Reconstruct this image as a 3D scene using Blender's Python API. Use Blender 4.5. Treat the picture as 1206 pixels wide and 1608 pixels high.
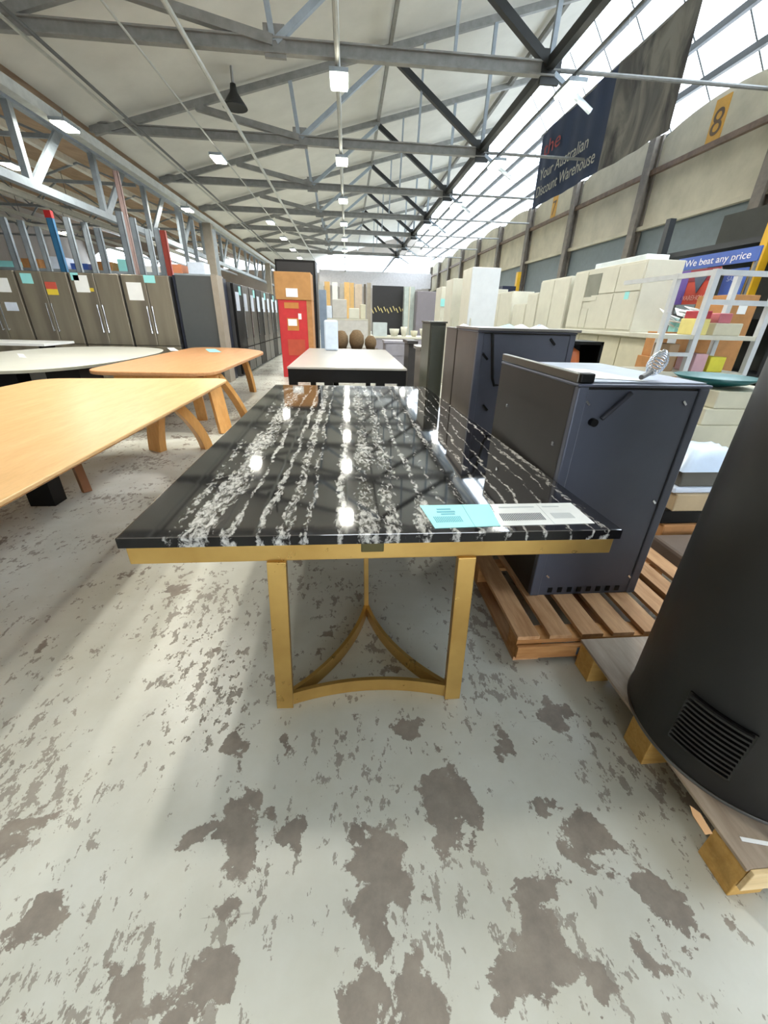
import bpy, math, random
from mathutils import Vector, Matrix
random.seed(7)
for o in list(bpy.data.objects): bpy.data.objects.remove(o)
S = bpy.context.scene
COL = S.collection

# ------------------------------------------------------------------ camera
CAMH = 1.38
FPX, CX, CY = 620., 603., 804.
_dy = Vector((545-CX, -(496-CY), -FPX)).normalized()
_n = 567-CX
_ny = -((_dy.x*_n + _dy.z*-FPX)/_dy.y)
_dz = -Vector((_n, _ny, -FPX)).normalized()
_dx = _dy.cross(_dz)
ROT = Matrix((_dx, _dy, _dz))
cam = bpy.data.cameras.new('camera'); co = bpy.data.objects.new('camera', cam); COL.objects.link(co)
cam.sensor_width = 36; cam.lens = FPX/1608*36; cam.clip_start = .02; cam.clip_end = 300
co.matrix_world = Matrix.Translation((0, 0, CAMH)) @ ROT.to_4x4()
S.camera = co
# ------------------------------------------------------------------ light and exposure
S.view_settings.view_transform = 'Standard'; S.view_settings.look = 'None'
S.view_settings.exposure = 0.3; S.view_settings.gamma = 1; S.view_settings.use_curve_mapping = False
SKY = 8.5
LAMP_W = 70.0
LAMP_E = 30.0
W = bpy.data.worlds.new('world'); S.world = W; W.use_nodes = True
bg = W.node_tree.nodes['Background']; bg.inputs[0].default_value = (.86, .93, 1, 1); bg.inputs[1].default_value = SKY

def at(u, v, X=None, Y=None, Z=None):
    """point of the place on a known plane that lies along a sight line of the photograph"""
    r = ROT @ Vector((u-CX, -(v-CY), -FPX))
    if Y is not None: t = Y/r.y
    elif X is not None: t = X/r.x
    else: t = (Z-CAMH)/r.z
    return Vector((0, 0, CAMH)) + r*t

# ------------------------------------------------------------------ materials
def lin(c): return tuple((x/255/12.92 if x/255 <= .04045 else ((x/255+.055)/1.055)**2.4) for x in c)
class NT:
    def __init__(s, name):
        s.m = bpy.data.materials.new(name); s.m.use_nodes = True; s.t = s.m.node_tree
        s.p = s.t.nodes['Principled BSDF']; s.out = s.t.nodes['Material Output']
    def n(s, typ, **kw):
        nd = s.t.nodes.new(typ)
        for k, v in kw.items():
            if k[0] == 'i' and k[1:].isdigit(): s.set(nd.inputs[int(k[1:])], v)
            elif k in nd.inputs.keys(): s.set(nd.inputs[k], v)
            else: setattr(nd, k, v)
        return nd
    def set(s, sock, v):
        if isinstance(v, bpy.types.NodeSocket): s.t.links.new(v, sock)
        else: sock.default_value = v
    def math(s, op, a, b=0., clamp=False):
        nd = s.t.nodes.new('ShaderNodeMath'); nd.operation = op; nd.use_clamp = clamp
        s.set(nd.inputs[0], a); s.set(nd.inputs[1], b); return nd.outputs[0]
    def coord(s, kind='Object', scale=(1, 1, 1), loc=(0, 0, 0)):
        c = s.n('ShaderNodeTexCoord'); mp = s.n('ShaderNodeMapping'); s.set(mp.inputs[0], c.outputs[kind])
        mp.inputs['Scale'].default_value = scale; mp.inputs['Location'].default_value = loc
        return mp.outputs[0]
    def noise(s, vec, scale, detail=4, rough=.55, dist=0.):
        return s.n('ShaderNodeTexNoise', Vector=vec, Scale=scale, Detail=detail, Roughness=rough, Distortion=dist).outputs[0]
    def ramp(s, fac, stops, mode='LINEAR'):
        r = s.n('ShaderNodeValToRGB'); s.set(r.inputs[0], fac); cr = r.color_ramp; cr.interpolation = mode
        while len(cr.elements) > 1: cr.elements.remove(cr.elements[-1])
        for i, (p, c) in enumerate(stops):
            e = cr.elements[0] if i == 0 else cr.elements.new(p)
            e.position = p
            e.color = (c, c, c, 1) if isinstance(c, (int, float)) else (c[0], c[1], c[2], 1)
        return r.outputs[0]
    def mix(s, fac, a, b):
        m = s.n('ShaderNodeMix'); m.data_type = 'RGBA'
        s.set(m.inputs[0], fac)
        for i, v in ((6, a), (7, b)):
            if isinstance(v, tuple): v = (v[0], v[1], v[2], 1)
            s.set(m.inputs[i], v)
        return m.outputs[2]
    def bump(s, h, strength=.2, dist=.01):
        b = s.n('ShaderNodeBump', Height=h, Strength=strength, Distance=dist); s.set(s.p.inputs['Normal'], b.outputs[0])

MATS = {}
def M(name, rgb, rough=.5, metal=0., var=.06, scale=6., bump=0., spec=.5, coat=0., stretch=(1, 1, 1)):
    if name in MATS: return MATS[name]
    t = NT(name); c = lin(rgb)
    v = t.coord('Object', stretch)
    nz = t.noise(v, scale, 5, .6)
    a = tuple(min(1, x*(1-var*1.6)) for x in c); b = tuple(min(1, x*(1+var*1.6)) for x in c)
    t.set(t.p.inputs['Base Color'], t.ramp(nz, [(.3, a), (.7, b)]))
    t.p.inputs['Roughness'].default_value = rough; t.p.inputs['Metallic'].default_value = metal
    t.p.inputs['Specular IOR Level'].default_value = spec
    t.p.inputs['Coat Weight'].default_value = coat
    if bump: t.bump(t.noise(v, scale*5, 4), bump, .005)
    MATS[name] = t.m; return t.m
def emit(name, rgb, s):
    t = NT(name); t.p.inputs['Base Color'].default_value = (1, 1, 1, 1)
    t.p.inputs['Emission Color'].default_value = (*lin(rgb), 1); t.p.inputs['Emission Strength'].default_value = s
    MATS[name] = t.m; return t.m

def wood(name, c1, c2, stretch, rough=.45, scale=7.):
    t = NT(name); v = t.coord('Object', stretch)
    n1 = t.noise(v, scale, 6, .6, .4); n2 = t.noise(v, scale*4, 4, .7)
    c = t.ramp(n1, [(.3, lin(c1)), (.7, lin(c2))])
    d = t.ramp(n2, [(.35, .78), (.6, 1.)])
    mm = t.n('ShaderNodeMix', data_type='RGBA', blend_type='MULTIPLY'); mm.inputs[0].default_value = .5
    t.set(mm.inputs[6], c); t.set(mm.inputs[7], d)
    t.set(t.p.inputs['Base Color'], mm.outputs[2]); t.p.inputs['Roughness'].default_value = rough; t.p.inputs['Specular IOR Level'].default_value = .25
    t.bump(n2, .15, .002); MATS[name] = t.m; return t.m

OAK = wood('light_oak', (206, 164, 112), (218, 178, 128), (4, .6, 4), .35, 3)
OAKL = wood('oak_legs', (196, 142, 80), (212, 160, 98), (4, 4, .6), .4, 3)
OAKD = wood('amber_wood', (192, 140, 94), (206, 154, 108), (4, .6, 4), .35, 3)
PAL = wood('pallet_timber', (168, 124, 84), (206, 164, 122), (9, 1.1, 9), .7, 3)
PALX = wood('pallet_timber_across', (158, 108, 62), (196, 146, 92), (1.1, 9, 9), .7, 3)
PLY = wood('grey_plywood', (140, 124, 108), (176, 160, 142), (6, .8, 6), .6, 3)
PINE = wood('yellow_pine', (184, 142, 72), (206, 166, 98), (2, 8, 8), .6, 3)
CARD = M('cardboard', (176, 126, 78), .8, var=.1)
STEELD = M('dark_roof_steel', (38, 40, 40), .5, .2)
STEELG = M('grey_painted_steel', (132, 132, 129), .55, .1, .1)
STEELB = M('pale_blue_grey_steel', (150, 160, 168), .5, .1, .08)
STOVEB = M('blue_grey_powder_coat', (88, 92, 106), .42, .35, .05, 3.)
STOVED = M('dark_powder_coat', (40, 38, 37), .45, .2, .08, 3.)
FLUE = M('matt_black_stove_paint', (38, 38, 37), .5, .1, .12, 4.)
BLACK = M('black_paint', (9, 9, 10), .5, spec=.25)
WHITE = M('white_enamel', (200, 199, 186), .45, var=.03)
WHITEB = M('cool_white_enamel', (206, 212, 218), .4, var=.03)
CREAM = M('cream_laminate', (196, 192, 170), .5, var=.04)
PAPER = M('white_paper', (236, 238, 238), .6, var=.02)
PAPERB = M('bluish_paper', (206, 216, 232), .6, var=.05)
AQUA = M('aqua_paper', (150, 220, 222), .5, var=.02)
YEL = M('yellow_paint', (206, 160, 26), .5)
RED = M('red_paint', (184, 42, 44), .5)
BLUE = M('blue_vinyl', (62, 92, 168), .5)
CHROME = M('bright_metal', (210, 214, 220), .2, .9)
INK = M('grey_ink', (92, 100, 112), .7)

# ------------------------------------------------------------------ mesh helpers
class MB:
    def __init__(s): s.v = []; s.f = []
    def add(s, vs, fs):
        b = len(s.v); s.v += [Vector(v) for v in vs]; s.f += [tuple(i+b for i in f) for f in fs]; return s
    def box(s, x0, x1, y0, y1, z0, z1, M4=None):
        vs = [Vector((x, y, z)) for z in (z0, z1) for y in (y0, y1) for x in (x0, x1)]
        if M4 is not None: vs = [M4 @ v for v in vs]
        return s.add(vs, [(0, 2, 3, 1), (4, 5, 7, 6), (0, 1, 5, 4), (2, 6, 7, 3), (0, 4, 6, 2), (1, 3, 7, 5)])
    def bar(s, p, q, w, h=None, up=(0, 0, 1)):
        """rectangular bar from p to q, w across, h in the up direction"""
        p = Vector(p); q = Vector(q); h = h or w; d = (q-p).normalized(); u = Vector(up)
        if abs(d.dot(u)) > .98: u = Vector((0, 1, 0))
        r = d.cross(u).normalized(); u = r.cross(d).normalized()
        vs = [c+r*a*w/2+u*b*h/2 for c in (p, q) for a, b in ((-1, -1), (1, -1), (1, 1), (-1, 1))]
        return s.add(vs, [(0, 1, 2, 3), (7, 6, 5, 4), (0, 4, 5, 1), (1, 5, 6, 2), (2, 6, 7, 3), (3, 7, 4, 0)])
    def path(s, pts, w, h, up=(0, 0, 1)):
        """continuous swept rectangle"""
        pts = [Vector(p) for p in pts]; U = Vector(up); vs = []; fs = []
        for i, p in enumerate(pts):
            d = (pts[min(i+1, len(pts)-1)]-pts[max(i-1, 0)]).normalized(); r = d.cross(U).normalized(); u = r.cross(d).normalized()
            vs += [p+r*a*w/2+u*b*h/2 for a, b in ((-1, -1), (1, -1), (1, 1), (-1, 1))]
            if i: fs += [((i-1)*4+k, i*4+k, i*4+(k+1) % 4, (i-1)*4+(k+1) % 4) for k in range(4)]
        e = (len(pts)-1)*4
        return s.add(vs, fs+[(0, 1, 2, 3), (e+3, e+2, e+1, e)])
    def tube(s, pts, r, n=10):
        pts = [Vector(p) for p in pts]; vs = []; fs = []
        d0 = (pts[1]-pts[0]).normalized(); u = Vector((0, 0, 1)) if abs(d0.z) < .9 else Vector((1, 0, 0))
        for i, p in enumerate(pts):
            d = (pts[min(i+1, len(pts)-1)]-pts[max(i-1, 0)]).normalized()
            a = d.cross(u).normalized(); b = a.cross(d).normalized()
            rr = r[i] if isinstance(r, (list, tuple)) else r
            vs += [p+(a*math.cos(k*2*math.pi/n)+b*math.sin(k*2*math.pi/n))*rr for k in range(n)]
            if i: fs += [((i-1)*n+k, (i-1)*n+(k+1) % n, i*n+(k+1) % n, i*n+k) for k in range(n)]
        return s.add(vs, fs+[tuple(range(n))[::-1], tuple((len(pts)-1)*n+k for k in range(n))])
    def lathe(s, c, prof, n=32, cap=True):
        vs = []; fs = []
        for i, (r, z) in enumerate(prof):
            vs += [(c[0]+r*math.cos(k*2*math.pi/n), c[1]+r*math.sin(k*2*math.pi/n), c[2]+z) for k in range(n)]
            if i: fs += [((i-1)*n+k, (i-1)*n+(k+1) % n, i*n+(k+1) % n, i*n+k) for k in range(n)]
        if cap: fs += [tuple(range(n))[::-1], tuple((len(prof)-1)*n+k for k in range(n))]
        return s.add(vs, fs)
    def prism(s, poly, z0, z1, inset=0.):
        n = len(poly); c = Vector((sum(p[0] for p in poly)/n, sum(p[1] for p in poly)/n))
        lo = [(p[0]+(c.x-p[0])*inset, p[1]+(c.y-p[1])*inset) for p in poly]
        vs = [(x, y, z0) for x, y in lo]+[(x, y, z1) for x, y in poly]
        return s.add(vs, [tuple(range(n))[::-1], tuple(range(n, 2*n))]+[(k, (k+1) % n, n+(k+1) % n, n+k) for k in range(n)])
    def slab(s, quad, t):
        """thin plate: quad corners given, thickness t along the normal"""
        q = [Vector(p) for p in quad]; nn = (q[1]-q[0]).cross(q[-1]-q[0]).normalized()*t; n = len(q)
        return s.add(q+[p-nn for p in q], [tuple(range(n)), tuple(range(n, 2*n))[::-1]]+[(k, n+k, n+(k+1) % n, (k+1) % n) for k in range(n)])
    def build(s, name, mat, parent=None, bevel=0., smooth=False):
        off = Vector((0, 0, 0))
        p = parent
        while p is not None: off += p.location; p = p.parent
        me = bpy.data.meshes.new(name); me.from_pydata([tuple(v-off) for v in s.v], [], s.f); me.update()
        o = bpy.data.objects.new(name, me); COL.objects.link(o); me.materials.append(mat)
        import bmesh
        bm = bmesh.new(); bm.from_mesh(me); bmesh.ops.recalc_face_normals(bm, faces=bm.faces); bm.to_mesh(me); bm.free()
        if parent: o.parent = parent
        if bevel:
            b = o.modifiers.new('bevel', 'BEVEL'); b.width = bevel; b.segments = 2; b.limit_method = 'ANGLE'
        if smooth:
            for f in me.polygons: f.use_smooth = len(f.vertices) == 4
        return o
def box(*a): return MB().box(*a)
def tag(o, label=None, cat=None, group=None, kind=None):
    for k, v in (('label', label), ('category', cat), ('group', group), ('kind', kind)):
        if v: o[k] = v
    return o
def thing(name, label, cat, loc, group=None):
    o = bpy.data.objects.new(name, None); COL.objects.link(o); o.location = loc; o.empty_display_size = .1
    return tag(o, label, cat, group)
def struct(o): o['kind'] = 'structure'; return o
def copy_tree(o, parent=None):
    c = o.copy(); COL.objects.link(c)
    if parent: c.parent = parent
    for ch in list(o.children): copy_tree(ch, c)
    return c
ORD = ['nearest', 'second', 'third', 'fourth', 'fifth', 'sixth', 'seventh', 'eighth', 'ninth', 'tenth', 'eleventh', 'twelfth', 'thirteenth', 'fourteenth', 'fifteenth']
def text(name, s, mat, size, o, ux, uz, parent, depth=.002, width=None):
    """lettering lying in the plane spanned by ux (reading direction) and uz (up)"""
    cu = bpy.data.curves.new(name, 'FONT'); cu.body = s; cu.size = size; cu.extrude = depth/2
    tmp = bpy.data.objects.new('tmp', cu); COL.objects.link(tmp)
    me = bpy.data.meshes.new_from_object(tmp); bpy.data.objects.remove(tmp)
    ux = Vector(ux).normalized(); uz = Vector(uz).normalized(); uy = ux.cross(uz)
    xs = [v.co.x for v in me.vertices]; k = (width/(max(xs)-min(xs))) if width else 1.
    off = Vector((0, 0, 0)); p = parent
    while p is not None: off += p.location; p = p.parent
    for v in me.vertices:
        c = v.co.copy(); v.co = Vector(o)+ux*c.x*k+uz*c.y+uy*-c.z*1.0-off
    ob = bpy.data.objects.new(name, me); COL.objects.link(ob); me.materials.clear(); me.materials.append(mat); ob.parent = parent
    return ob

# =================================================================== SETTING
# ---- floor: worn pale paint over grey concrete
t = NT('worn_painted_concrete')
v = t.coord('Object'); big = t.noise(v, 1.3, 3, .6); mid = t.noise(v, 4.6, 8, .62, .5); fine = t.noise(v, 17, 6, .7, .3)
sep = t.n('ShaderNodeSeparateXYZ', Vector=v)
vs_ = t.coord('Object', (1, .55, 1)); fleck = t.noise(vs_, 26, 4, .7)
mask = t.math('ADD', t.math('MULTIPLY', mid, .72), t.math('MULTIPLY', fine, .28))
mask = t.math('ADD', mask, t.math('MULTIPLY', t.math('SUBTRACT', big, .5), .34))
wv = t.n('ShaderNodeTexNoise', Vector=v, Scale=6., Detail=6., Roughness=.65)
vm = t.n('ShaderNodeVectorMath', operation='MULTIPLY_ADD'); t.set(vm.inputs[0], wv.outputs['Color']); vm.inputs[1].default_value = (.26, .26, .0)
vs2 = t.n('ShaderNodeVectorMath', operation='ADD'); t.set(vs2.inputs[0], v); vs2.inputs[1].default_value = (-.13, -.13, 0); t.set(vm.inputs[2], vs2.outputs[0])
SPOTS = [(600, 1395, .13), (590, 1450, .07), (390, 1310, .1), (360, 1400, .06), (460, 1300, .05), (300, 1310, .06), (700, 1240, .09), (705, 1310, .05), (790, 1180, .07), (775, 1150, .05),
         (860, 1270, .05), (920, 1300, .08), (830, 1400, .1), (860, 1480, .1), (810, 1540, .09), (340, 1530, .08), (660, 1560, .13), (570, 1570, .07), (880, 1120, .08), (1000, 1480, .06), (80, 1420, .07),
         (1060, 1420, .07), (370, 1170, .05), (640, 1150, .06), (960, 1560, .06), (450, 1170, .04)]
acc = None
for (u, w_, r) in SPOTS:
    p = at(u, w_, Z=0)
    dn = t.n('ShaderNodeVectorMath', operation='DISTANCE'); t.set(dn.inputs[0], vm.outputs[0]); dn.inputs[1].default_value = p
    d = t.math('SUBTRACT', 1., t.math('DIVIDE', dn.outputs['Value'], r*1.25), True)
    acc = d if acc is None else t.math('MAXIMUM', acc, d)
mask = t.math('ADD', mask, t.math('MULTIPLY', acc, .24))
patch = t.ramp(mask, [(.592, 0), (.606, 1)])
fmask = t.math('ADD', fleck, t.math('MULTIPLY', t.math('SUBTRACT', t.noise(v, 2.1, 2, .5), .5), .5))
fl = t.ramp(fmask, [(.582, 0), (.605, .8)])
patch = t.math('MAXIMUM', patch, fl)
paint = t.ramp(t.noise(v, 3, 6, .6), [(.3, lin((184, 183, 170))), (.7, lin((200, 201, 192)))])
conc = t.ramp(t.noise(v, 9, 6, .7), [(.3, lin((118, 110, 101))), (.7, lin((146, 137, 126)))])
# scratches
sc1 = t.noise(t.coord('Object', (1, 30, 1)), 2.2, 2, .5); scr = t.ramp(sc1, [(.73, 0), (.75, .35)])
patch = t.math('MAXIMUM', patch, scr)
t.set(t.p.inputs['Base Color'], t.mix(patch, paint, conc))
t.set(t.p.inputs['Roughness'], t.math('ADD', .34, t.math('MULTIPLY', patch, .3)))
t.bump(t.math('SUBTRACT', t.math('MULTIPLY', fine, .1), patch), .25, .002)
struct(box(-24.2, 8.9, -5, 46.3, -.2, 0).build('floor', t.m))

# ---- roof
CEIL = M('grey_roof_sheeting', (206, 204, 196), .85, var=.04, scale=1.2)
BROWN = M('brown_roof_boards', (176, 150, 124), .85, var=.12, scale=2.)
SLOPE = .262
def zc(x): return 5.35+SLOPE*(x+6.25)
struct(MB().slab([(-6.25, -5, zc(-6.25)), (6.55, -5, zc(6.55)), (6.55, 46.3, zc(6.55)), (-6.25, 46.3, zc(-6.25))], -.1).build('ceiling', CEIL))
def zl(x): return 5.35+.15*(-6.25-x)
struct(MB().slab([(-18, -5, zl(-18)), (-6.25, -5, zl(-6.25)), (-6.25, 46.3, zl(-6.25)), (-18, 46.3, zl(-18))], -.1).build('ceiling', BROWN))
struct(MB().slab([(-24.2, -5, zl(-24.2)), (-18, -5, zl(-18)), (-18, 30, zl(-18)), (-24.2, 30, zl(-24.2))], -.1).build('ceiling', BROWN))

t = NT('clear_roof_sheet')
tr = t.n('ShaderNodeBsdfTransparent'); tr.inputs[0].default_value = (.93, .95, .97, 1)
tl = t.n('ShaderNodeBsdfTranslucent'); tl.inputs[0].default_value = (.85, .9, .93, 1)
mx = t.n('ShaderNodeMixShader'); mx.inputs[0].default_value = .35
t.set(mx.inputs[1], tr.outputs[0]); t.set(mx.inputs[2], tl.outputs[0]); t.set(t.out.inputs[0], mx.outputs[0])
GLAZ = t.m
struct(MB().slab([(-24.2, 30, zl(-24.2)), (-18, 30, zl(-18)), (-18, 46.3, zl(-18)), (-24.2, 46.3, zl(-24.2))], -.1).build('ceiling', BROWN))
RX, RZ, WX, WZ = 6.55, zc(6.55), 8.75, 6.0
def gz(x): return RZ+(WZ-RZ)*(x-RX)/(WX-RX)
gl = struct(MB().slab([(RX, -5, RZ), (WX, -5, WZ), (WX, 46.3, WZ), (RX, 46.3, RZ)], .02).build('window_1', GLAZ))
fr = MB()
for k in range(6):
    x = RX+(WX-RX)*k/5; fr.bar((x, -5, gz(x)-.08), (x, 46.3, gz(x)-.08), .1 if k % 5 else .18, .14)
y = -4.
while y < 46:
    fr.bar((RX, y, RZ-.05), (WX, y, WZ-.05), .018, .03, (0, 1, 0)); y += 1.33
struct(fr.build('trim_1', M('dark_purlin', (78, 80, 80), .5)))

# ---- right wall: concrete panels with arched tops between steel posts
CONC = M('beige_precast_panel', (186, 178, 156), .85, var=.1, scale=1.5, bump=.1)
GREYW = M('blue_grey_wall_paint', (112, 122, 126), .7, var=.04)
POSTM = M('brown_grey_post', (112, 104, 94), .6, var=.15)
posts = [-2.65, 1.35, 5.35, 9.35, 13.37, 17.4, 21.45, 25.45, 29.45, 33.45, 37.45, 41.45, 45.45]
wb = MB()
for a, b in zip([-5]+posts, posts+[46.3]):
    n = 12; top = [(a+(b-a)*k/n, 5.78+.36*math.sin(math.pi*k/n)**.6) for k in range(n+1)]
    pts = [(a, 3.82)]+top+[(b, 3.82)]
    wb.add([(8.55, y, z) for y, z in pts]+[(8.7, y, z) for y, z in pts],
           [tuple(range(len(pts)))]+[tuple(range(len(pts), 2*len(pts)))[::-1]]+[(k, (k+1) % len(pts), len(pts)+(k+1) % len(pts), len(pts)+k) for k in range(len(pts))])
struct(wb.build('wall_right', CONC))
struct(box(8.6, 8.75, -5, 46.3, 0, 3.82).build('wall_right', GREYW))
for i, y in enumerate(posts):
    p = MB(); p.box(8.3, 8.36, y-.13, y+.13, 0, 5.95); p.box(8.36, 8.5, y-.02, y+.02, 0, 5.95); p.box(8.5, 8.56, y-.13, y+.13, 0, 5.95)
    struct(p.build('trim_%d' % (i+2), POSTM))
struct(MB().bar((8.45, -5, 5.13), (8.45, 46.2, 5.13), .1, .12).build('trim_20', M('rusty_rail', (112, 92, 76), .6, var=.2)))
struct(MB().bar((8.5, -5, 3.85), (8.5, 46.2, 3.85), .12, .1).build('trim_21', CONC))

# ---- gutter beam and posts between the two bays
struct(box(-6.42, -6.2, -5, 46, 5.0, 5.2).build('trim_22', M('gutter_beam', (178, 180, 174), .55, var=.08)))
for i, y in enumerate((22.6, 38.)):
    struct(box(-6.5, -6.12, y-.18, y+.18, 0, 5.0).build('trim_%d' % (23+i), M('taupe_post', (150, 142, 130), .6, var=.05)))
# purlins under the brown roof
for i, x in enumerate((-7.1, -8.9, -11.15, -13.1, -15.2, -17.5, -20)):
    struct(box(x-.09, x+.09, -5, 46, zl(x)-.2, zl(x)-.002).build('trim_%d' % (30+i), M('white_purlin', (232, 230, 222), .6)))
# end walls
ENDW = M('pale_end_wall', (176, 168, 160), .8, var=.06, scale=.8)
struct(box(-24.2, 8.9, 46.3, 46.5, 0, 5.2).build('wall_far', ENDW))
BW = MB()
BW.box(-24.2, -7, -5.2, -5, 0, 9.5); BW.box(-7, 8.9, -5.2, -5, 2.6, 9.5); BW.box(-7, -.6, -5.2, -5, 0, 2.6); BW.box(2.6, 8.9, -5.2, -5, 0, 2.6)
struct(BW.build('wall_back', ENDW))   # a loading door stands open behind the viewer
struct(box(-24.4, -24.2, -5, 46.3, 0, 8.3).build('wall_left', ENDW))
# far wall above: gable and glazing bands
g = MB()
g.add([(-3.1, 46.32, 6.9), (6.55, 46.32, 7.35), (8.9, 46.32, 7.35), (8.9, 46.32, 9.), (6.55, 46.32, 9.), (-3.1, 46.32, 9.)], [(0, 1, 2, 3, 4, 5)])
struct(box(-24.2, -3.1, 46.32, 46.5, 7.6, 9.2).build('wall_far', ENDW))
struct(box(-3.1, 8.9, 46.32, 46.5, 6.9, 9.2).build('wall_far', ENDW))
struct(box(-7.1, -3.1, 46.3, 46.5, 5.2, 7.6).build('wall_far', ENDW))
struct(box(-3.1, 8.9, 46.36, 46.4, 5.2, 6.9).build('window_2', GLAZ))
def arch_window(n, x0, x1, z0, z1, holes):
    pass
# rounded-top windows of the left bay: panes set in a wall whose openings are arched
def arched_opening(x0, x1, zb, zt, ztop, n=16):
    m = MB(); top = [(x0+(x1-x0)*k/n, zb+(zt-zb)*(math.sin(math.pi*k/n)**.55)) for k in range(n+1)]
    for (xa, za), (xb, zb_) in zip(top, top[1:]):
        m.add([(xa, 46.3, za), (xb, 46.3, zb_), (xb, 46.3, ztop), (xa, 46.3, ztop), (xa, 46.5, za), (xb, 46.5, zb_), (xb, 46.5, ztop), (xa, 46.5, ztop)],
              [(0, 1, 2, 3), (7, 6, 5, 4), (0, 4, 5, 1)])
    return m
WINS = [(-18.2, -12.2, 5.2, 6.7), (-12.0, -7.1, 5.2, 7.5)]
x = -24.2
for i, (a, b, zb, zt) in enumerate([(-24.2, -18.3, 5.2, 6.6)]+WINS):
    struct(arched_opening(a, b, zb, zt, 7.62).build('wall_far', ENDW))
    struct(box(a, b, 46.44, 46.47, zb, zt).build('window_%d' % (3+i), GLAZ))
struct(box(-18.3, -18.2, 46.3, 46.5, 5.2, 7.62).build('wall_far', ENDW)); struct(box(-12.2, -12.0, 46.3, 46.5, 5.2, 7.62).build('wall_far', ENDW))

# =================================================================== ROOF STEEL
def ibeam(m, p, q, w, h, t=.02):
    p = Vector(p); q = Vector(q)
    m.bar(p+Vector((0, 0, h/2)), q+Vector((0, 0, h/2)), w, t); m.bar(p-Vector((0, 0, h/2)), q-Vector((0, 0, h/2)), w, t); m.bar(p, q, t, h-t)
TY = [5.4, 9.4, 13.35, 17.35, 21.3, 25.3, 29.25, 33.2]
def truss(y, full):
    r = thing('roof_truss', 'x', 'roof truss', (0, y, 5.35), 'steel roof trusses under the grey ceiling')
    m = MB(); ibeam(m, (-6.2, y, 5.35), (3.7, y, 5.35), .12, .17, .025); m.build('bottom_chord', STEELG, r)
    m = MB(); m.bar((-6.1, y, zc(-6.1)-.14), (6.5, y, zc(6.5)-.14), .1, .14); m.build('top_chord', STEELG, r)
    def st(a, b, mat, w=.1): MB().bar((a[0], y, a[1]), (b[0], y, b[1]), w).build('strut', mat, r)
    st((-3.6, zc(-3.6)-.2), (-1.15, 5.4), STEELG, .13)
    st((-1.15, 5.4), (-1.3, zc(-1.3)-.2), STEELB, .09)
    st((-1.1, 5.4), (1.1, zc(1.1)-.25), STEELB, .1)
    st((1.15, zc(1.15)-.25), (3.6, 5.4), STEELD, .13)  # near-black colour carries the strut's silhouette against the skylight
    st((3.6, 5.4), (3.65, zc(3.65)-.2), STEELB, .08)
    st((1.9, 5.45), (1.95, zc(1.95)-.2), STEELB, .05)
    st((3.65, 5.4), (6.4, zc(6.4)-.25), STEELB, .1)
    MB().tube([(3.6, y, 5.35), (8.3 if full else 6.85, y, 5.35)], .035, 8).build('tie_rod', STEELG, r)
    MB().bar((3.7, y, 5.3), (4.5, y, 4.85), .07, .07).build('bracket', STEELB, r)
    MB().box(3.45, 3.8, y-.03, y+.03, 5.15, 5.6).build('gusset_plate', STEELD, r)
    MB().box(-1.3, -.95, y-.03, y+.03, 5.2, 5.6).build('gusset_plate', STEELG, r)
    return r
tr0 = None
for i, y in enumerate(TY):
    r = truss(y, not (10 < y < 19))
    r['label'] = 'steel roof truss with a backlit black strut, %s from the front under the grey ceiling' % ORD[i].replace('nearest', 'first')
# longitudinal dark beam at the nodes
struct(MB().bar((3.6, 2, 5.42), (3.6, 46, 5.42), .12, .16).build('trim_40', STEELD))
struct(MB().bar((5.4, 2, zc(5.4)-.1), (5.4, 46, zc(5.4)-.1), .1, .14).build('trim_41', STEELG))
struct(MB().bar((1.12, 2, zc(1.12)-.1), (1.12, 46, zc(1.12)-.1), .08, .1).build('trim_42', STEELG))
# clutter of small brackets and bracing below the glazing
for i in range(8):
    y0 = 7.4+i*3.97
    struct(MB().bar((3.65, y0, 5.45), (6.5, y0+3.9, 8.4), .05, .05).build('trim_%d' % (50+i), STEELG))

# pipes along the roof
def pipe(name, lab, x, z, r, mat, group=None):
    return tag(MB().tube([(x, 3, z), (x, 46, z)], r, 8).build(name, mat), lab, 'pipe', group)
PIPEM = M('pipe_grey', (176, 178, 172), .4, .3); PIPED = M('pipe_dark', (76, 78, 76), .5)
pipe('roof_pipe', 'pale pipe running the length of the roof, left one of a close pair', -4.98, 5.18, .03, PIPEM, 'paired roof pipes')
pipe('roof_pipe', 'dark pipe running the length of the roof, right one of a close pair', -4.8, 5.18, .03, PIPED, 'paired roof pipes')
pipe('roof_pipe', 'single slim pale pipe running along the roof between lamps and pipe pair', -2.42, 5.16, .04, PIPEM)
pipe('cable_conduit', 'straight pale conduit above the middle row of ceiling lamps', -.1, 5.16, .045, PIPEM)
pipe('cable_conduit', 'thin conduit above the left row of ceiling lamps', -3.3, 5.18, .018, PIPEM)
pipe('cable_conduit', 'thin conduit above the right row of ceiling lamps under the skylight', 3.95, 5.2, .018, PIPED)

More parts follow.
